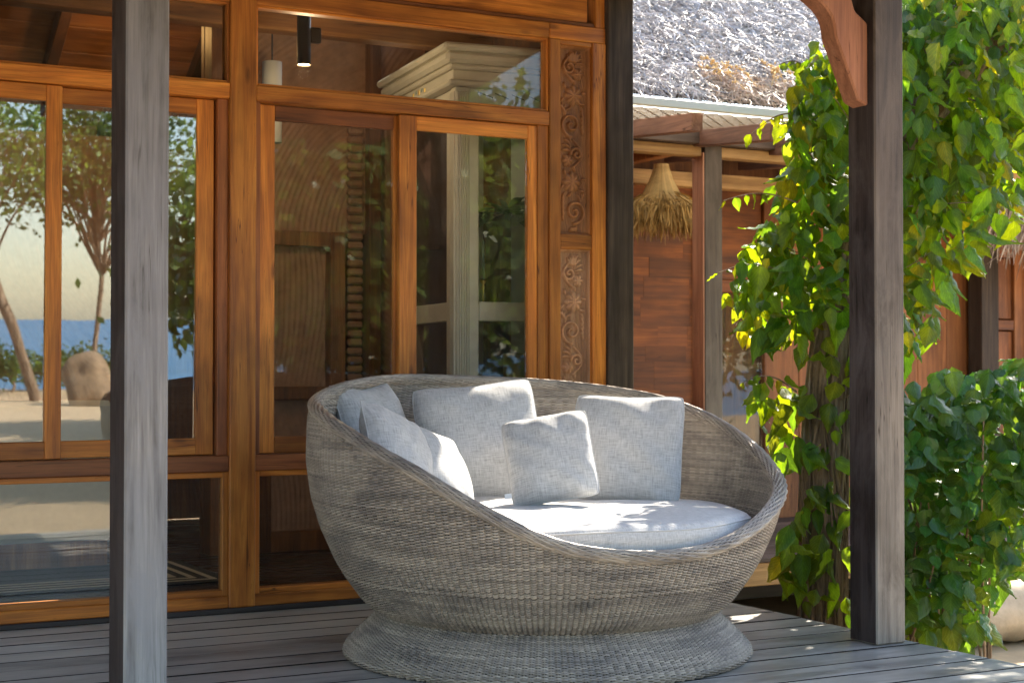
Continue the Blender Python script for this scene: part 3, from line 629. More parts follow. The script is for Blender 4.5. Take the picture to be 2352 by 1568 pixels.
def weave_rev(acc, q, pz, pr, sgn, nrib, spitch, cut=None, amp=.0036, wid=.0098, sub=4, base_off=0., shade=(1, 1, 1)):
    """strands that run round and pass alternately over and under the ribs"""
    dz, dr = np.gradient(pz, q), np.gradient(pr, q); L_ = np.hypot(dz, dr); nr, nz_ = dz/L_, -dr/L_
    nth = nrib*sub; th = np.arange(nth)*2*np.pi/nth; c, s = np.cos(th), np.sin(th)
    rm = rimS(th) if cut is not None else None
    for k, sv in enumerate(np.arange(spitch*.6, q[-1], spitch)):
        z0, r0, n_r, n_z, tz, tr = [np.interp(sv, q, a) for a in (pz, pr, nr, nz_, dz, dr)]
        ok = np.ones(nth, bool) if rm is None else (z0 < rm+cut)
        if not ok.any(): continue
        wv = np.sin(np.pi*np.arange(nth)/sub+(k % 2)*np.pi)
        off = base_off+amp*np.sign(wv)*np.abs(wv)**.6
        jit = rng.normal(0, .0006, 1)[0]
        rows = []
        for dv, dn in ((-.5, -.0022), (0, .0018), (.5, -.0022)):
            o = sgn*(off+dn)
            rr = r0+n_r*o+tr*dv*wid; zz = z0+n_z*o+tz*dv*wid+jit
            rows.append(np.stack([DX+rr*c, DY+rr*s, np.broadcast_to(zz, c.shape)], 1))
        Vv = np.concatenate(rows); i = np.arange(nth); i2 = (i+1) % nth; kk = ok & ok[i2]; i, i2 = i[kk], i2[kk]
        Fq = np.concatenate([np.stack([i, i2, nth+i2, nth+i], 1), np.stack([nth+i, nth+i2, 2*nth+i2, 2*nth+i], 1)])
        seg = rng.uniform(.7, 1.25, max(1, nth//37)+1); t_ = np.repeat(seg, 37)[:nth]*rng.uniform(.85, 1.12)
        t_ = np.tile(t_, 3)[:, None]*np.array(shade)
        acc.add(Vv, Fq, t_)
def compact(acc):
    V = np.concatenate(acc.V); F = np.concatenate(acc.F); T_ = np.concatenate(acc.T)
    u, inv = np.unique(F.ravel(), return_inverse=True); return V[u], inv.reshape(F.shape), T_[u]
def ribs(acc, q, pz, pr, sgn, nrib, cut=None, wid=.005, off=0.0, shade=.8):
    idx = np.linspace(0, len(q)-1, 46).astype(int)
    for k in range(nrib):
        th = (k+.5)*2*np.pi/nrib*1.0
        z, r = pz[idx], pr[idx]
        if cut is not None:
            z_lim = float(rimS(th))+cut; m_ = z < z_lim; z, r = z[m_], r[m_]
        if len(z) < 2: continue
        c, s = math.cos(th), math.sin(th); P = np.stack([DX+(r+sgn*off)*c, DY+(r+sgn*off)*s, z], 1); t_ = np.array([-s, c, 0])*wid/2
        n = len(z); acc.add(np.concatenate([P-t_, P+t_]), np.array([[i, i+1, n+i+1, n+i] for i in range(n-1)]), np.full(3, shade))
# bowl shell
TH = 288; th = np.arange(TH)*2*np.pi/TH; wall = .034
def shell(off, n=60):
    V = []
    rm = rimS(th)
    for f in np.linspace(0, 1, n):
        z = .165+f*(rm-.165); r = np.interp(z, QZ, QR)+off; V.append(np.stack([DX+r*np.cos(th), DY+r*np.sin(th), z], 1))
    V = np.concatenate(V); i, j = np.meshgrid(np.arange(n-1), np.arange(TH), indexing='ij'); j2 = (j+1) % TH
    return V, np.stack([i*TH+j, i*TH+j2, (i+1)*TH+j2, (i+1)*TH+j], -1).reshape(-1, 4)
a = Acc(); Va, Fa = shell(-.010); a.add(Va, Fa); Va, Fa = shell(-wall+.010); a.add(Va, Fa[:, ::-1]); bowl = a.obj('bowl', M['wicker_core'], bed, True)
a = Acc(); NR = 224
weave_rev(a, Q, QZ, QR, 1, NR, .0052, cut=.012, amp=.0065, wid=.0078); ribs(a, Q, QZ, QR, 1, NR, cut=.01, off=-.0005)
Vc, Fc, Tc = compact(a); mobj('wicker_strands', Vc, Fc, M['wicker'], bowl, True, 'stuff', Tc)
a = Acc(); qi = Q; weave_rev(a, qi, QZ, QR-wall, -1, 200, .0056, cut=.012, sub=3, amp=.0042, wid=.0082); Vc, Fc, Tc = compact(a)
sel = (Vc[Fc[:, 0], 2] > .36); Fc = Fc[sel]; u, inv = np.unique(Fc.ravel(), return_inverse=True)
mobj('inner_wicker_strands', Vc[u], inv.reshape(Fc.shape), M['wicker'], bowl, True, 'stuff', Tc[u])
# rim roll, braided
nb = 300; sub = 4; nth = nb*sub; th2 = np.arange(nth)*2*np.pi/nth
zc = rimS(th2); rc = np.interp(zc, QZ, QR)-.016
P = np.stack([DX+rc*np.cos(th2), DY+rc*np.sin(th2), zc], 1)
Tn = np.roll(P, -1, 0)-np.roll(P, 1, 0); Tn /= np.linalg.norm(Tn, axis=1)[:, None]
rad = np.stack([np.cos(th2), np.sin(th2), 0*th2], 1); A = rad-(rad*Tn).sum(1)[:, None]*Tn; A /= np.linalg.norm(A, axis=1)[:, None]; B = np.cross(A, Tn); B *= np.sign(B[:, 2])[:, None]
RW, RH = .027, .021
def rimpt(phi, o, i=slice(None)): 
    return P[i]+A[i]*((RW+o)*np.cos(phi))[..., None]+B[i]*((RH+o)*np.sin(phi))[..., None]
core = Acc(); m = 20; ph = np.arange(m)*2*np.pi/m
Vr = np.stack([rimpt(np.full(nth, p_), -.005) for p_ in ph], 0).reshape(-1, 3)
i, j = np.meshgrid(np.arange(m), np.arange(nth), indexing='ij'); i2 = (i+1) % m; j2 = (j+1) % nth
rim = mobj('rim', Vr, np.stack([i*nth+j, i*nth+j2, i2*nth+j2, i2*nth+j], -1).reshape(-1, 4), M['wicker_core'], bed, True)
a = Acc(); ns = 34
for k in range(ns):
    ph0 = 2*np.pi*k/ns; per = 4.
    wv = np.sin(np.pi*np.arange(nth)/(sub*per/2)+k*np.pi*2/3); off = .0005+.0019*np.sign(wv)*np.abs(wv)**.6
    slant = .06*np.sin(np.pi*np.arange(nth)/(sub*per/2)+k*np.pi*2/3+1.2)
    rows = [rimpt(ph0+slant+dv*.21, off+dn) for dv, dn in ((-.5, -.002), (0, .0022), (.5, -.002))]
    i = np.arange(nth); i2 = (i+1) % nth
    seg = np.repeat(rng.uniform(.75, 1.3, nth//24+1), 24)[:nth]; t_ = np.tile(seg, 3)[:, None]*np.array([1.05, 1.05, 1.05])
    a.add(np.concatenate(rows), np.concatenate([np.stack([i, i2, nth+i2, nth+i], 1), np.stack([nth+i, nth+i2, 2*nth+i2, 2*nth+i], 1)]), t_)
a.obj('braided_strands', M['wicker'], rim, True, 'stuff')
# flared foot
BZ = [.004, .018, .045, .085, .125, .16, .19]; BR = [.786, .799, .783, .745, .700, .665, .640]
q2, bz, br = smoothprof(BZ, BR, 120)
foot = lathe('foot', [(r-.008, z) for r, z in zip(br[::4], bz[::4])], (DX, DY, 0), M['wicker_core'], bed, 160)
a = Acc(); weave_rev(a, q2, bz, br, 1, 208, .0050, wid=.0074, amp=.006); ribs(a, q2, bz, br, 1, 208, off=-.0005)
Vc, Fc, Tc = compact(a); mobj('wicker_strands', Vc, Fc, M['wicker'], foot, True, 'stuff', Tc)
lathe('underside', [(0, .151), (.58, .151), (.60, .165)], (DX, DY, 0), M['wicker_core'], bed, 64)

# seat cushion
seat = thing('seat_cushion', (DX, DY, .4), 'big round pale grey seat cushion lying in the wicker daybed', 'cushion')
prof_ = [(0, .425), (.74, .425), (.775, .432), (.792, .45), (.80, .48), (.803, .51), (.798, .532), (.785, .548), (.765, .556), (.70, .561), (.5, .567), (.25, .571), (0, .572)]
pa = np.array(prof_); nn = 144; th = np.arange(nn)*2*np.pi/nn; V = []; UVs = []
pp = np.concatenate([np.linspace(pa[i], pa[i+1], 4)[:-1] for i in range(len(pa)-1)]+[pa[-1:]])
for r, z in pp:
    wob = .006*np.sin(5*th+1)+.004*np.sin(9*th)
    zz = z+(.006*np.sin(3*th+r*7)+.004*np.sin(7*th+2))*(z > .5)*min(1, r/.3)
    rr = r*(1+wob*(r > .5)); V.append(np.stack([DX+rr*np.cos(th), DY+rr*np.sin(th), zz], 1))
    UVs.append(np.stack([.5+rr*np.cos(th)/1.7, .5+rr*np.sin(th)/1.7+z*1.2], 1))
m = len(pp); i, j = np.meshgrid(np.arange(m-1), np.arange(nn), indexing='ij'); j2 = (j+1) % nn
mobj('cover', np.concatenate(V), np.stack([i*nn+j, i*nn+j2, (i+1)*nn+j2, (i+1)*nn+j], -1).reshape(-1, 4), M['fabric_seat'], seat, True, uv=np.concatenate(UVs))
Pp = np.stack([DX+.797*(1+.006*np.sin(5*th+1)+.004*np.sin(9*th))*np.cos(th), DY+.797*(1+.006*np.sin(5*th+1)+.004*np.sin(9*th))*np.sin(th), .535+.006*np.sin(3*th+.8*7)+.004*np.sin(7*th+2)], 1)
Vt, Ft = tube(np.concatenate([Pp, Pp[:1]]), .0032, 6); mobj('piping', Vt, Ft, M['fabric_seat'], seat, True, uv=np.zeros((len(Vt), 2)))

def pillow(c, right, up, w_, h_, T_, lab, seed, flop=0., tag=None, ears=.035):
    right, up = unit(right), np.asarray(up, float); up = unit(up-right*np.dot(right, up)); nrm = np.cross(right, up)
    r = np.random.default_rng(seed); n = 41; s = np.linspace(-1, 1, n); Uu, Vv = np.meshgrid(s, s, indexing='xy')
    ph = r.uniform(0, 6, 10)
    def side(sg):
        e = (np.clip(1-np.abs(Uu)**2.6, 0, 1)*np.clip(1-np.abs(Vv)**2.6, 0, 1))**.46
        wr = 0
        for k in range(5):
            ang = r.uniform(0, np.pi) if sg > 0 else ph[k]; fq = 4+2.2*k
            wr = wr+.0036/(1+.3*k)*np.sin(fq*(Uu*np.cos(ph[k]*2)+Vv*np.sin(ph[k]*2))+ph[k+3])
        crn = (np.abs(Uu)*np.abs(Vv))**2*.012*np.sin(12*np.arctan2(Vv, Uu)+ph[1])
        th_ = sg*(T_/2*e*(1+.10*(-Vv))+(wr+crn)*np.clip(e*3, 0, 1))
        X = Uu*w_/2*(1-ears*(1-Vv**2)); Z = Vv*h_/2*(1-ears*1.1*(1-Uu**2))
        rc_ = 1-.07*(np.abs(Uu)*np.abs(Vv))**5; X = X*rc_; Z = Z*rc_
        Z = Z-flop*.5*h_*np.clip(Vv, 0, 1)**2*(1-np.abs(Uu)**1.5)*.22
        bend = -.05*flop*(Vv**2)
        return np.asarray(c)+X[..., None]*right+Z[..., None]*up+(th_+bend)[..., None]*nrm
    A_, B_ = side(1).reshape(-1, 3), side(-1).reshape(-1, 3); F_ = gridfaces(n, n)
    t_ = thing('cushion', tuple(np.asarray(c)-up*h_/2), lab, 'cushion', 'loose grey cushions')
    uv = np.stack([Uu.ravel()*w_/1.7+.5, Vv.ravel()*h_/1.7+.5], 1)
    mobj('cover', np.concatenate([A_, B_]), np.concatenate([F_, F_[:, ::-1]+n*n]), M['fabric'], t_, True, uv=np.concatenate([uv, uv+.3]))
    G = side(0); edge = np.concatenate([G[0, :-1], G[:-1, -1], G[-1, :0:-1], G[:0:-1, 0], G[0, :1]]); Vt, Ft = tube(edge, .003, 6)
    mobj('seam', Vt, Ft, M['fabric'], t_, True, uv=np.zeros((len(Vt), 2)))
    if tag:
        p = G[tag[0], tag[1]]; q = [p-right*.028+up*(-.005)+nrm*.012, p+nrm*.012-up*.005, p+nrm*.012+up*.016, p-right*.028+up*.016+nrm*.012]
        mobj('care_label', np.array(q+[v-nrm*.002 for v in q]), [(0, 1, 2, 3), (7, 6, 5, 4), (0, 4, 5, 1), (1, 5, 6, 2), (2, 6, 7, 3), (3, 7, 4, 0)], M['label_white'], t_)
    return t_
Rh, Fh, Z_ = _R, unit([_F[0], _F[1], 0]), np.array([0, 0, 1.])
def cush(px, py, D, yaw, lean, roll, w_, h_, T_, lab, seed, **k):
    """yaw: turn about z away from facing the camera (+ turns the face to the right); lean back; roll counter-clockwise"""
    c = atD(px, py, D); ya = math.radians(yaw); le = math.radians(lean); ro = math.radians(roll)
    right = Rh*math.cos(ya)+Fh*math.sin(ya); back = Fh*math.cos(ya)-Rh*math.sin(ya)
    up = Z_*math.cos(le)+back*math.sin(le); r2 = right*math.cos(ro)+up*math.sin(ro); u2 = up*math.cos(ro)-right*math.sin(ro)
    return pillow(c, r2, u2, w_, h_, T_, lab, seed, **k)
cush(1103, 1018, 6.70, 10, 17, 6, .535, .55, .20, 'large grey linen cushion leaning on the middle of the daybed back', 1, flop=.2)
cush(1440, 1030, 6.63, -14, 15, -1, .475, .475, .17, 'square grey linen cushion leaning on the daybed back beside the bare wicker', 2, flop=.15)
cush(1263, 1052, 6.28, -4, 20, 10, .355, .365, .16, 'small grey linen cushion tilted in front of the two back cushions', 3, tag=(5, 0))
cush(858, 985, 6.62, 52, 14, 2, .37, .43, .17, 'grey linen cushion with two pointed corners standing at the high side of the daybed', 4, flop=.7)
cush(988, 1080, 6.25, 60, 32, -18, .42, .42, .18, 'grey linen cushion slumped on the seat behind the upright seamed cushion', 5, flop=.2)
cush(915, 1050, 6.02, 62, 24, -20, .36, .42, .17, 'grey linen cushion with its side seam facing out, lying against the front rim', 6, flop=.3)

# ------------------------------------------------------------------ neighbouring pavilion
pav = thing('neighbour_pavilion', (6.5, 8.5, 0), 'neighbouring open pavilion of orange timber under grey thatch behind the vine', 'pavilion')
box('deck_edge', 4.62, 10.5, 7.34, 7.39, -.135, -.004, M['pale_beam'], pav); 
for k in range(11): box('plank', 4.62, 10.5, 7.33+k*.19, 7.33+k*.19+.184, -.003, .022, M['beam_grey'], pav, .003)
box('deck_joist', 5.1, 10.4, 7.6, 9.5, -.25, -.02, M['dark_trim'], pav)
box('plinth', 5.0, 10.4, 9.2, 9.4, GZ, -.02, M['soil'], pav)
def nx(px, Y): return float(atY(px, 800, Y)[0])
def nzz(px, py, Y): return float(atY(px, py, Y)[2])
PY = 8.0; x0, x1 = nx(1620, PY), nx(1660, PY)
box('post', x0, x1, PY, PY+.125, .022, 2.50, M['dark_post'], pav).data.materials.clear()
pav.children[-1].data.materials.append(M['post_warm'])
# the post's side board, reddish
box('post_cladding', x0-.012, x0-.001, PY+.004, PY+.121, .022, 2.44, M['cladding'], pav, .002)
zb1, zb0 = nzz(1640, 314, PY), nzz(1640, 336, PY)
box('beam', 4.52, 10.5, PY-.05, PY+.16, zb0+.002, zb1+.02, M['beam_grey'], pav)
box('lintel', 4.52, x0-.014, PY+.015, PY+.11, zb0-.065, zb0, M['pale_beam'], pav); box('lintel', x1+.002, 10.5, PY+.015, PY+.11, zb0-.065, zb0, M['pale_beam'], pav)
box('lintel', 4.52, 10.5, PY+1.0, PY+1.1, zb0-.12, zb0-.02, M['pale_beam'], pav)
YR = 7.25
for px in (1420, 1615, 1795, 1975, 2160):
    xr = nx(px, YR); zr = nzz(px, 262+(px-1615)*.125, YR)
    slopebox('rafter', xr-.075, xr, YR, zr-.10, 9.2, zr+.05, .10, M['rafter_pink'], pav)
bz0 = nzz(1620, 262, YR)
mobj('roof_sheet', [(4.52, YR-.05, bz0+.006), (8.6, YR-.05, bz0+.006), (8.6, 9.2, bz0+.155), (4.52, 9.2, bz0+.155)], [(0, 1, 2, 3)], M['sheet'], pav)
slopebox('gutter', 4.52, 8.6, YR-.10, bz0-.0, YR-.052, bz0+.002, .045, M['gutter'], pav)
a = Acc()   # mesh under the sheet: crossing wires
for k in range(70):
    for sg in (1, -1):
        xa = 3.0+k*.1; P = np.array([[xa, YR-.04, bz0-.004], [xa+sg*.9, YR+.9, bz0-.004+.0719]])
        if P[:, 0].max() < 4.55 or P[:, 0].max() > 8.55: continue
        a.add(*tube(P, .0032, 4))
a.obj('wire_mesh', M['wire'], pav, False, 'stuff')
# timber wall of short boards
YW = 9.3; xl, xr_ = 5.0, nx(1592, YW)
z = .03; 
while z < 2.42:
    hh = random.choice([.11, .14, .17, .2]); x = xl-random.uniform(0, .2)
    while x < xr_:
        ww = random.uniform(.2, .42); xe = min(x+ww, xr_)
        if xe > xl+.01: box('wall_board', max(x, xl)+.0003, xe-.0003, YW+random.uniform(-.0012, .0012), YW+.03, z, z+hh, M['orange_x'], pav, 0)
        x = xe+.0005
        if xe >= xr_: break
    z += hh
box('wall_back', 4.62, 10.5, YW+.04, YW+.1, .02, 2.9, M['inner_wood'], pav)
box('wall_trim', xr_+.002, xr_+.05, YW-.03, YW+.03, .022, 2.45, M['orange_z'], pav)
X2 = [nx(p, YW) for p in (1655, 1748, 1778, 1830, 1862, 1990)]
box('window_head', xr_+.052, X2[1], YW-.01, YW+.03, 1.75, 2.45, M['orange_x'], pav); box('window_head', xr_+.052, X2[1], YW-.03, YW+.03, 1.66, 1.748, M['orange_x'], pav)
wn = box('window_frame', X2[1]+.002, X2[2], YW-.04, YW+.03, .022, 2.4, M['orange_z'], pav); pane('window_pane', xr_+.06, X2[1], .25, 1.65, YW-.005, wn)
box('window_rail', xr_+.052, X2[1], YW-.03, YW+.03, .1, .245, M['orange_x'], wn)
for i_ in range(6): box('wall_board', X2[2]+.002+i_*.22, X2[2]+i_*.22+.219, YW-.01, YW+.03, .022, 2.4, M['orange_z'], pav)
X3 = [nx(p, YW) for p in (2060, 2130, 2170, 2213, 2252, 2268, 2318, 2345)]
for i_ in range(3): box('wall_board', X3[0]-.1+i_*.3, X3[0]-.1+i_*.3+.298, YW-.012, YW+.03, .022, 2.4, M['orange_z'], pav)
box('post', X3[3], X3[4], YW-.2, YW-.05, .022, 2.5, M['dark_post'], pav)
dd = box('panel_door', X3[4], X3[5], YW-.06, YW+.02, .022, 2.3, M['orange_z'], pav); box('stile', X3[6], X3[7], YW-.06, YW+.02, .022, 2.3, M['orange_z'], dd)
for z0, z1 in ((2.0, 2.3), (1.42, 1.5), (.7, .8), (.022, .2)): box('door_rail', X3[5]+.001, X3[6]-.001, YW-.055, YW+.02, z0, z1, M['orange_x'], dd)
for z0, z1 in ((1.51, 1.99), (.81, 1.41), (.21, .69)): box('door_panel', X3[5]+.001, X3[6]-.001, YW-.03, YW+.02, z0, z1, M['redteak_z'], dd)
box('post', X3[7]+.01, X3[7]+.12, YW-.1, YW+.02, .022, 2.4, M['orange_z'], pav)
# inner diagonal beam that carries the straw lamp
slopebox('tie_beam', nx(1500, 8.6), nx(1500, 8.6)+.09, 8.12, nzz(1523, 372, 8.75), 9.25, nzz(1523, 372, 8.75), .07, M['orange_z'], pav)
# thatch
def strands(acc, pts, dirs, L_, w_, nseg, curl, tints, r, nrm=None):
    for p, d, t_ in zip(pts, dirs, tints):
        L1 = L_*r.uniform(.5, 1.3); s = np.linspace(0, 1, nseg+1); d = unit(d)
        a1 = unit(np.cross(d, r.normal(size=3))); a2 = np.cross(d, a1); k1, k2 = r.normal(0, curl, 2)
        P = p+np.outer(s*L1, d)+np.outer(L1*k1*np.sin(s*r.uniform(2, 4.5)), a1)+np.outer(L1*k2*s*s, a2)
        sd = unit(np.cross(d, nrm if nrm is not None else r.normal(size=3)))*w_*r.uniform(.6, 1.3)/2*np.ones((nseg+1, 1)); sd[-1] *= .3
        n = nseg+1; acc.add(np.concatenate([P-sd, P+sd]), np.array([[i, i+1, n+i+1, n+i] for i in range(nseg)]), t_)
EY, EZ, SL = 8.75, 2.93, math.radians(38)
slopebox('thatch_core', 4.6, 12.5, EY, EZ-.02, EY+2.6, EZ-.02+2.6*math.tan(SL), .05, M['thatch_core'], pav)
r = np.random.default_rng(11); n = 34000
u_ = r.uniform(5.3, 9.2, n); v_ = r.uniform(-.05, 2.3, n)
up_s = np.array([0, math.cos(SL), math.sin(SL)]); nr_s = np.array([0, -math.sin(SL), math.cos(SL)])
pts = np.array([0, EY, EZ])+np.outer(u_, [1, 0, 0])+np.outer(v_, up_s)+np.outer(r.uniform(.02, .10, n), nr_s)
an = r.normal(-.15, .75, n); dirs = -np.outer(np.cos(an), up_s)+np.outer(np.sin(an), [1, 0, 0])+np.outer(r.normal(0, .22, n), nr_s)
tint = (r.uniform(.7, 1.6, n)[:, None]*np.array([1, .985, 1.0]))
warm = (v_ < .28) & (u_ > 6.2); tint[warm] *= np.array([1.15, .95, .75])
a = Acc(); strands(a, pts, dirs, .15, .0065, 4, .2, tint, r, None); a.obj('thatch_strands', M['thatch'], pav, False, 'stuff')
n = 2600; u_ = r.uniform(7.2, 11.8, n); v_ = r.uniform(-.35, .35, n); pts = np.array([0, EY-.02, EZ-.12])+np.outer(u_, [1, 0, 0])+np.outer(v_, up_s*.5+np.array([0, 0, .3]))
dirs = np.stack([r.normal(-.35, .25, n), r.normal(-.1, .2, n), -np.ones(n)], 1); a = Acc()
strands(a, pts, dirs, .38, .014, 3, .1, r.uniform(.5, 1.2, n)[:, None]*np.array([1.1, .95, .8]), r); a.obj('hanging_thatch', M['thatch'], pav, False, 'stuff')
n = 1500; u_ = r.uniform(8.6, 10.6, n); pts = np.stack([u_, r.uniform(8.45, 8.75, n), r.uniform(2.28, 2.62, n)], 1); dirs = np.stack([r.normal(-.35, .2, n), r.normal(-.05, .12, n), -np.ones(n)], 1); a = Acc()
strands(a, pts, dirs, .42, .012, 3, .08, r.uniform(.5, 1.2, n)[:, None]*np.array([1.15, .95, .78]), r); a.obj('hanging_thatch', M['thatch'], pav, False, 'stuff')
box('eave_core', 8.6, 10.6, 8.62, 8.8, 2.42, 2.9, M['thatch_core'], pav)
# dry flower sprays lying on the thatch
sp = thing('dry_flower_spray', tuple(np.array([6.55, EY, EZ])+up_s*.2), 'dry golden flower spray lying on the grey thatch', 'plant'); a = Acc(); a2 = Acc()
M['dry'] = plain('dry', (.62, .40, .17), .8, var=.3, scale=20)
for k in range(7):
    st = np.array([6.35+.14*k, EY, EZ])+up_s*r.uniform(.0, .12)+nr_s*.1; an_ = r.uniform(-.9, .9); t = np.linspace(0, 1, 14)
    P = st+np.outer(t*.34, unit(up_s*math.cos(an_)+np.array([1, 0, 0])*math.sin(an_)))+np.outer(.05*np.sin(t*3), nr_s); a.add(*tube(P, .004, 4))
    for q in range(26):
        p = P[int(r.integers(3, 14))]+r.normal(0, .014, 3); s_ = r.uniform(.008, .016)
        o8 = np.array([[1, 0, 0], [-1, 0, 0], [0, 1, 0], [0, -1, 0], [0, 0, 1], [0, 0, -1]])*s_+p; a2.add(o8, np.array([[0, 2, 4, 4], [2, 1, 4, 4], [1, 3, 4, 4], [3, 0, 4, 4], [2, 0, 5, 5], [1, 2, 5, 5], [3, 1, 5, 5], [0, 3, 5, 5]]))
a.obj('stems', M['dry'], sp, False, 'stuff')
Vv = np.concatenate(a2.V); Ff = np.concatenate(a2.F)[:, :3].copy(); mobj('florets', Vv, Ff, M['dry'], sp, False, 'stuff')
# straw lamp
LPY = 8.75; lc = atY(1519, 380, LPY); zl = lambda py: float(atY(1523, py, LPY)[2])
sl_ = thing('straw_lamp', (lc[0], lc[1], zl(550)), 'shaggy straw pendant lampshade hanging in the neighbouring pavilion', 'lamp')
R1, R2, R3 = .047, .125, .30; zt, zm, ze, zbm = zl(378), zl(446), zl(488), zl(552)
lathe('neck', [(R1, zt-lc[2]*0), (R1*1.1, zt-.03), (.075, (zt+zm)/2), (R2, zm)], (lc[0], lc[1], 0), M['straw'], sl_, 40, False).data.color_attributes.new('tint', 'FLOAT_COLOR', 'POINT').data.foreach_set('color', [1.]*640)
lathe('cord', [(.008, zt), (.008, 2.44)], (lc[0], lc[1], 0), M['black'], sl_, 8)
a = Acc(); n = 420; thn = r.uniform(0, 2*np.pi, n)
for k in range(n):
    c_, s_ = math.cos(thn[k]), math.sin(thn[k]); P = np.array([[lc[0]+(rr+.003)*c_, lc[1]+(rr+.003)*s_, zz] for rr, zz in ((R1, zt), (R1*1.1, zt-.03), (.075, (zt+zm)/2), (R2, zm), (R2+.07, zm-.05))])
    sd = np.array([-s_, c_, 0])*.0035; a.add(np.concatenate([P-sd, P+sd]), np.array([[i, i+1, 6+i, 5+i] for i in range(4)]), np.full(3, r.uniform(.6, 1.25)))
n = 2600; thn = r.uniform(0, 2*np.pi, n); f = r.uniform(0, 1, n)**.7; rr = R2*.75+(R3-R2*.75)*f; zz = zm-(zm-ze)*f
pts = np.stack([lc[0]+rr*np.cos(thn), lc[1]+rr*np.sin(thn), zz+.01], 1); out = np.stack([np.cos(thn), np.sin(thn), 0*thn], 1)
dirs = out*(.75-.62*f)[:, None]+np.outer(np.ones(n), [0, 0, -1])*(.35+.75*f)[:, None]+r.normal(0, .09, (n, 3))
tn = np.where(f < .55, 1.0, .8)[:, None]*r.uniform(.5, 1.3, n)[:, None]*np.array([1, .95, .85])
strands(a, pts, dirs, .165, .009, 3, .07, tn, r)
a.obj('straw_fringe', M['straw'], sl_, False, 'stuff')
lathe('shade_lining', [(R2*.8, zm), (R3*.9, ze), (R3*.85, ze-.02)], (lc[0], lc[1], 0), M['thatch_core'], sl_, 40)

# ------------------------------------------------------------------ leaves
def leaf_mesh(nm, L_, w_, seed, tint, matl, tip=1., fold=.25, curl=.25):
    r = np.random.default_rng(seed); n = 7; t = np.linspace(0, 1, n)
    half = w_/2*np.array([.05, .80, 1., .94, .68, .30, .0])*(1+r.normal(0, .04, n))
    z = -L_*t; bend = -curl*L_*t*t
    V = []; U = []; UV = []
    for k in range(n):
        for s in (-1, -.5, 0, .5, 1):
            UV.append((s*half[k]/w_*2, t[k]))
            V.append((s*half[k]*(1-.05*abs(s)), bend[k]+fold*half[k]*abs(s)-.10*half[k]*(abs(s) == .5)+.006*math.sin(6*t[k]*3+s*2+seed), z[k]+.22*abs(s)**1.5*half[k]))
            U.append(1+.18*(s == 0)-.06*(abs(s) == 1))
    F = gridfaces(n, 5)
    T_ = np.array(U)[:, None]*np.array(tint)
    UV = np.array(UV); me_o = mobj(nm, np.array(V), F, matl, None, True, None, T_, uv=UV); me = me_o.data
    bpy.data.objects.remove(me_o); OFF.clear() if False else None
    return me, np.array(V), F, T_, UV
def tints(r, yellow=.1):
    q = r.uniform()
    if q < yellow: return (1.9, 1.15, .7)
    return tuple(np.array([r.uniform(.7, 1.25), r.uniform(.85, 1.15), r.uniform(.6, 1.2)]))
def in_poly(x, y, P):
    c = False; j = len(P)-1
    for i in range(len(P)):
        if (P[i][1] > y) != (P[j][1] > y) and x < (P[j][0]-P[i][0])*(y-P[i][1])/(P[j][1]-P[i][1])+P[i][0]: c = not c
        j = i
    return c
def leaf_rot(r, droop, az=None):
    # leaf hangs along local -Z, face along -Y; swing it about
    az = -YAW+r.normal(0, .75) if az is None else az
    return Matrix.Rotation(az, 3, 'Z') @ Matrix.Rotation(-droop, 3, 'X') @ Matrix.Rotation(r.normal(0, .35), 3, 'Y') 
def foliage(root, spots, meshes, r, nobj, matl, droopf):
    """the leaves that show largest become objects, the rest one mesh"""
    order = np.argsort([s_[1] for s_ in spots]); a = Acc()
    for q, ix in enumerate(order):
        p = spots[ix][0]; me, V, F, T_, UV = meshes[int(r.integers(len(meshes)))]; sc = r.uniform(.6, 1.3)
        R_ = leaf_rot(r, droopf(r), spots[ix][2] if len(spots[ix]) > 2 else None)
        if q < nobj:
            o = bpy.data.objects.new('leaf', me); COL.objects.link(o); o.parent = root
            o.matrix_local = Matrix.Translation(Vector(p-OFF[root])) @ (R_ @ Matrix.Diagonal((sc,)*3)).to_4x4()
        else: a.add((np.array(R_) @ (V*sc).T).T+p, F, T_*r.uniform(.75, 1.2), UV)
    if a.n: a.obj('leaves', matl, root, True, 'stuff')
def stems(root, name, paths, matl, R0=.004):
    a = Acc()
    for P in paths: a.add(*tube(P, np.linspace(R0, R0*.45, len(P)), 5))
    a.obj(name, matl, root, True, 'stuff')

# vine-clad tree: the trunk stands beside the deck, leans over to the right
VD = 7.6
tr_px = [(1888, 1640, 7.6), (1888, 1400, 7.6), (1890, 1150, 7.6), (1900, 900, 7.62), (1925, 700, 7.65), (1990, 480, 7.7), (2090, 300, 7.75), (2220, 160, 7.8), (2360, 30, 7.85), (2600, -180, 7.9)]
TP = np.array([atD(*q) for q in tr_px]); TP[0][2] = GZ-.05
tree = thing('vine_tree', tuple(atD(1888, 1640, 7.6)*np.array([1, 1, 0])+np.array([0, 0, GZ])), 'leaning tree trunk overgrown with a heart leaved climbing vine beside the deck post', 'tree')
s = np.linspace(0, len(TP)-1, 70); Pt = np.stack([np.interp(s, np.arange(len(TP)), TP[:, k]) for k in range(3)], 1)
k_ = np.hanning(9); k_ /= k_.sum(); Pt[4:-4] = np.stack([np.convolve(Pt[:, k], k_, 'valid') for k in range(3)], 1)
Rt = np.interp(s, [0, 1, 3, 5, 7, 9], [.14, .112, .10, .09, .075, .06]); Vt, Ft = tube(Pt, Rt, 40)
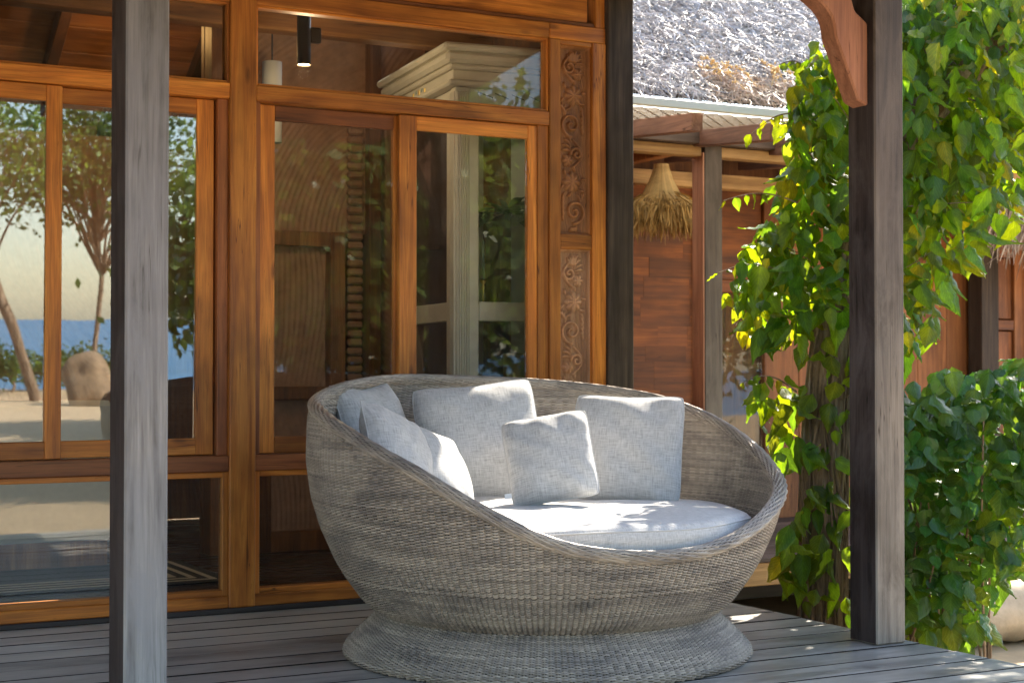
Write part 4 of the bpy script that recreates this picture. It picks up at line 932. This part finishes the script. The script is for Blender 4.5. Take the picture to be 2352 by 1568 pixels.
# fluted bark: push the surface in and out along the length
cen = np.repeat(Pt, 40, 0); dv = Vt-cen; ang = np.tile(np.arange(40)*2*np.pi/40, 70); hh = np.repeat(s, 40)
Vt = cen+dv*(1+.07*np.sin(7*ang+hh*1.1)+.05*np.sin(13*ang-hh*2.3)+.03*np.sin(23*ang+hh*5))[:, None]
mobj('trunk', Vt, Ft, M['bark'], tree, True)
a = Acc()
for k in range(26):   # old vine stems that climb the trunk
    ph0 = random.uniform(0, 6.28); tw = random.uniform(-.5, .5); s2 = np.linspace(.6, random.uniform(4, 8.5), 50); c_ = np.stack([np.interp(s2, s, Pt[:, q]) for q in range(3)], 1); rr = np.interp(s2, s, Rt)*1.04+.004
    an_ = ph0+tw*s2+.2*np.sin(s2*3+k); a.add(*tube(c_+np.stack([rr*np.cos(an_), rr*np.sin(an_), 0*an_], 1), random.uniform(.004, .010), 6))
a.obj('vine_stems', M['bark'], tree, True, 'stuff')
r = np.random.default_rng(21)
vm = [leaf_mesh('vine_leaf', r.uniform(.11, .15), r.uniform(.068, .09), 100+k, tints(r, 0) if k != 4 else (2.0, 1.25, .8), M['leaf'], fold=r.uniform(.1, .6), curl=r.uniform(-.1, .55)) for k in range(14)]
polyA = [(1870, 120), (1950, 90), (1950, 740), (1860, 760), (1800, 830), (1745, 790), (1700, 790), (1665, 700), (1700, 600), (1745, 520), (1800, 470), (1770, 455), (1830, 380), (1800, 300), (1835, 200)]
polyT = [(1840, 780), (1955, 780), (1955, 1460), (1840, 1460)]
polyS = [(1720, 900), (1830, 880), (1845, 1100), (1770, 1060)]
polyL = [(1800, 1180), (1850, 1180), (1850, 1420), (1790, 1330)]
polyB = [(1950, 20), (2400, -150), (2400, 100), (2345, 420), (2330, 540), (2300, 520), (2240, 600), (2210, 640), (2190, 600), (2150, 770), (2080, 830), (1950, 900)]
spots = []
def fill(poly, n, d0, d1, near_bias=1.):
    xs = [p[0] for p in poly]; ys = [p[1] for p in poly]; c = 0
    while c < n:
        x, y = r.uniform(min(xs), max(xs)), r.uniform(min(ys), max(ys))
        if not in_poly(x, y, poly): continue
        f = r.uniform()**near_bias; D = d0+(d1-d0)*f; spots.append((atD(x, y-25, D), D)); c += 1
fill([(2080, -60), (2420, -60), (2420, 430), (2200, 520), (2080, 520)], 500, 7.6, 8.5); fill([(2120, 40), (2330, 40), (2330, 400), (2250, 420), (2120, 300)], 380, 8.4, 9.4); fill(polyA, 560, 7.25, 7.95, 1.2); fill(polyT, 46, 7.38, 7.5); fill(polyS, 34, 7.4, 7.8); fill(polyL, 26, 7.3, 7.6); fill(polyB, 1300, 7.25, 8.25, 1.1); fill([(2080, -450), (2700, -450), (2700, -190), (2330, -120), (2330, 40), (2170, 40)], 850, 8.2, 9.3); fill([(1930, 450), (2090, 450), (2090, 1150), (1930, 1150)], 60, 7.9, 8.9); fill([(2020, -850), (2800, -850), (2800, -60), (2120, -60)], 950, 8.8, 9.8)  # the fill behind the right post is unseen, added to shade the deck
foliage(tree, spots, vm, r, 300, M['leaf'], lambda q: q.normal(.25, .4))
paths = []
for k in range(90):
    p = spots[int(r.integers(len(spots)))][0]; j = np.argmin(np.linalg.norm(Pt-p, axis=1)); t = np.linspace(0, 1, 9)
    P = np.outer(1-t, Pt[max(0, j-3)])+np.outer(t, p)+np.outer(np.sin(t*np.pi)*.08, r.normal(size=3)); paths.append(P)
# bare shoots that reach out with small leaves
sh_spots = []
for (xa, ya), (xb, yb), D in [((1860, 480), (1662, 462), 7.35), ((1830, 640), (1648, 628), 7.35), ((1860, 270), (1725, 310), 7.4), ((1880, 190), (1790, 150), 7.4), ((1830, 900), (1705, 880), 7.4)]:
    t = np.linspace(0, 1, 16); P = np.array([atD(xa+(xb-xa)*q, ya+(yb-ya)*q-26*math.sin(q*3.1), D) for q in t]); paths.append(P)
    for q in (5, 7, 8, 10, 11, 13, 15): sh_spots.append(P[q])
stems(tree, 'vine_shoots', paths, M['bark'], .0045)
a = Acc()
for p in sh_spots:
    me, V, F, T_, UV = vm[int(r.integers(9))]; sc = r.uniform(.28, .55); a.add((np.array(leaf_rot(r, r.normal(.2, .5))) @ (V*sc).T).T+p, F, T_*np.array([1.3, 1.1, .9]), UV)
a.obj('young_leaves', M['leaf'], tree, True, 'stuff')

# shrub in front of the pavilion
shrub = thing('leafy_shrub', (5.35, 5.35, GZ), 'dense dark green shrub with broad glossy leaves growing right beside the deck corner', 'shrub')
r = np.random.default_rng(33); spots = []
sm = [leaf_mesh('shrub_leaf', r.uniform(.10, .14), r.uniform(.075, .11), 200+k, tints(r, 0), M['leaf2'], fold=r.uniform(.1, .35), curl=r.uniform(-.05, .5)) for k in range(14)]
polyC = [(2040, 920), (2120, 890), (2180, 860), (2240, 880), (2300, 850), (2352, 830), (2560, 850), (2560, 1260), (2380, 1280), (2330, 1330), (2290, 1380), (2275, 1430), (2235, 1500), (2160, 1480), (2040, 1450)]
fill(polyC, 1500, 6.75, 7.75, 1.25)
spots = [q for q in spots if q[0][0] > 4.56]
foliage(shrub, spots, sm, r, 300, M['leaf2'], lambda q: q.normal(.38, .4))
paths = []
base = atD(2165, 1500, 7.25); base[2] = GZ
in_view = [q[0] for q in spots if (q[0]-_C) @ _R/((q[0]-_C) @ _F)*FOC+1176 < 2290]
for k in range(36):
    p = in_view[int(r.integers(len(in_view)))]; t = np.linspace(0, 1, 10); b0 = base+np.array([r.normal(0, .12), r.normal(0, .12), 0])
    P = np.outer(1-t, b0)+np.outer(t, p)+np.outer(np.sin(t*np.pi)*.15, [r.normal(0, .4), r.normal(0, .4), .5]); paths.append(P)
stems(shrub, 'branch', paths, M['bark'], .008)

# driftwood log and stone on the sand
lg = thing('driftwood_log', (7.2, 6.9, GZ), 'thick pale log lying on the sand behind the shrub', 'log')
P = np.array([[6.35, 6.9, GZ+.17], [6.9, 6.85, GZ+.19], [7.5, 6.8, GZ+.19], [8.3, 6.7, GZ+.18], [9.2, 6.6, GZ+.17]]); s4 = np.linspace(0, 4, 30); P = np.stack([np.interp(s4, range(5), P[:, k]) for k in range(3)], 1)
M['log'] = plain('log', (.50, .40, .29), .85, var=.25, scale=5., bump=.6)
Vt, Ft = tube(P, .19+.012*np.sin(s4*4), 24); Vt += .01*np.sin(Vt[:, [1, 2, 0]]*23); mobj('stem', Vt, Ft, M['log'], lg, True)
lathe('cut_end', [(0, 0), (.01, 0)], (6.35, 6.9, GZ+.17), M['log'], lg, 12)
def boulder(nm, c, rx, ry, rz, lab, seed):
    r = np.random.default_rng(seed); bm = bmesh.new(); bmesh.ops.create_icosphere(bm, subdivisions=4, radius=1)
    ph = r.uniform(0, 6, (8, 3)); fr = r.uniform(1.2, 5, (8, 3))
    for v in bm.verts:
        d = 1+sum(.2/(1+.35*k)*math.sin(fr[k][0]*v.co.x+ph[k][0])*math.sin(fr[k][1]*v.co.y+ph[k][1])*math.cos(fr[k][2]*v.co.z+ph[k][2]) for k in range(8)); v.co = Vector((v.co.x*rx*d, v.co.y*ry*d, v.co.z*rz*d))
    t_ = None; me = bpy.data.meshes.new(nm); bm.to_mesh(me); bm.free(); me.materials.append(M['rock']); me.polygons.foreach_set('use_smooth', [True]*len(me.polygons))
    o = link(nm, me); o.location = c; props(o, lab, 'rock'); return o
boulder('boulder', (8.6, 8.0, GZ+.18), .55, .4, .35, 'pale stone resting behind the log on the sand', 5)

# ------------------------------------------------------------------ the beach side (seen mirrored in the panes)
def mir(px, py, dist, shift=120):
    """point that the tilted pane shows at this pixel, at a path length"""
    d = ray(px, py+shift); t0 = YF/d[1]; p = _C+d*t0; d2 = d*np.array([1, -1, 1]); return p+d2*(dist-t0)
p = mir(205, 890, 33); boulder('boulder', (p[0], p[1], GZ+.45), .5, .45, .72, 'tall tan beach boulder mirrored in the left panes', 8)
def far_tree(nm, base, H_, lean, crown_r, ncl, lab, seed, trunk_r=.14, leafsz=.2, crown_low=.45):
    r = np.random.default_rng(seed); base = np.array(base, float); t_ = thing(nm, tuple(base), lab, 'tree', 'trees on the beach side')
    t = np.linspace(0, 1, 14); P = base+np.outer(t, [lean[0], lean[1], H_*.8])+np.outer(np.sin(t*4)*.12, [1, 0, 0]); R_ = np.linspace(trunk_r, trunk_r*.5, 14); a = Acc(); a.add(*tube(P, R_, 10)); top = P[-1]
    a2 = Acc()
    for k in range(ncl):
        an_ = r.uniform(0, 6.28); el = r.uniform(-.5, 1.2); rr = crown_r*r.uniform(.35, 1); c = top+np.array([rr*np.cos(an_)*np.cos(el), rr*np.sin(an_)*np.cos(el), rr*np.sin(el)*.75]); st = P[int(r.integers(7, 14))]
        a.add(*tube(np.array([st, (st+c)/2+np.array([0, 0, .15]), c]), [.035, .025, .012], 5))
        m_ = 75; pos = c+r.normal(0, crown_r*.17, (m_, 3)); nn_ = r.normal(size=(m_, 3)); nn_ /= np.linalg.norm(nn_, axis=1)[:, None]; uu = np.cross(nn_, r.normal(size=(m_, 3))); uu /= np.linalg.norm(uu, axis=1)[:, None]; vv = np.cross(nn_, uu)
        sz = leafsz*r.uniform(.5, 1.1, (m_, 1)); V = np.stack([pos-uu*sz*.5, pos+vv*sz*.28, pos+uu*sz*.5, pos-vv*sz*.28], 1).reshape(-1, 3); a2.add(V, np.arange(4*m_).reshape(-1, 4), np.repeat(r.uniform(.5, 1.3, m_), 4)[:, None]*np.ones(3))
    a.obj('trunk', M['bark'], t_, True); a2.obj('crown', M['leaf_far'], t_, False, 'stuff')
p = mir(84, 900, 34); far_tree('beach_tree', (p[0], p[1], GZ), 6.6, (-2.0, 0, 0), 2.5, 80, 'leaning beach tree with bare trunk mirrored in the left pane', 1, .13)
p = mir(212, 900, 36); far_tree('beach_tree', (p[0], p[1], GZ), 6.4, (.15, 0, 0), 2.5, 80, 'slim beach tree with low branches mirrored beside the boulder', 2, .07)
for k, (x, y_, H_, cr) in enumerate([(9.4, -10.5, 3.2, 2.4), (11.5, -9., 3.4, 3.1), (16.5, -8., 3.6, 3.4), (22., -5., 4.2, 3.6), (8.9, -5.5, 4.2, 2.4)]):
    far_tree('beach_tree', (x, y_, GZ), H_, (0, 0, 0), cr, 260, ['round shade tree on the sand facing the wide double doors', 'broad shade tree on the sand facing the display cabinet', 'tall shade tree on the sand beyond the deck corner', 'tall shade tree at the far side of the sand yard', 'tall shade tree on the sand before the middle doors'][k], 10+k, .16, .25)
for k, (px, py, D_) in enumerate([(20, 872, 37), (118, 880, 38), (235, 885, 40)]):
    p = mir(px, py, D_); far_tree('beach_bush', (p[0], p[1], GZ-.05), .7, (0, 0, 0), .8, 16, ['low seaside bush mirrored left of the leaning trunk', 'low seaside bush mirrored between trunk and boulder', 'low seaside bush mirrored behind the boulder'][k], 40+k, .04, .16)
for k, (x, y_, H_, cr) in enumerate([(-3.6, -1.8, 3.0, 2.0), (-5.2, 2.4, 3.2, 2.2), (-.6, -4.4, 3.4, 2.0)]):
    far_tree('beach_tree', (x, y_, GZ), H_, (0, 0, 0), cr, 120, ['dense yard tree shading the far end of the veranda', 'dense yard tree beside the far veranda post', 'dense yard tree on the sand opposite the couch'][k], 60+k, .12, .22)
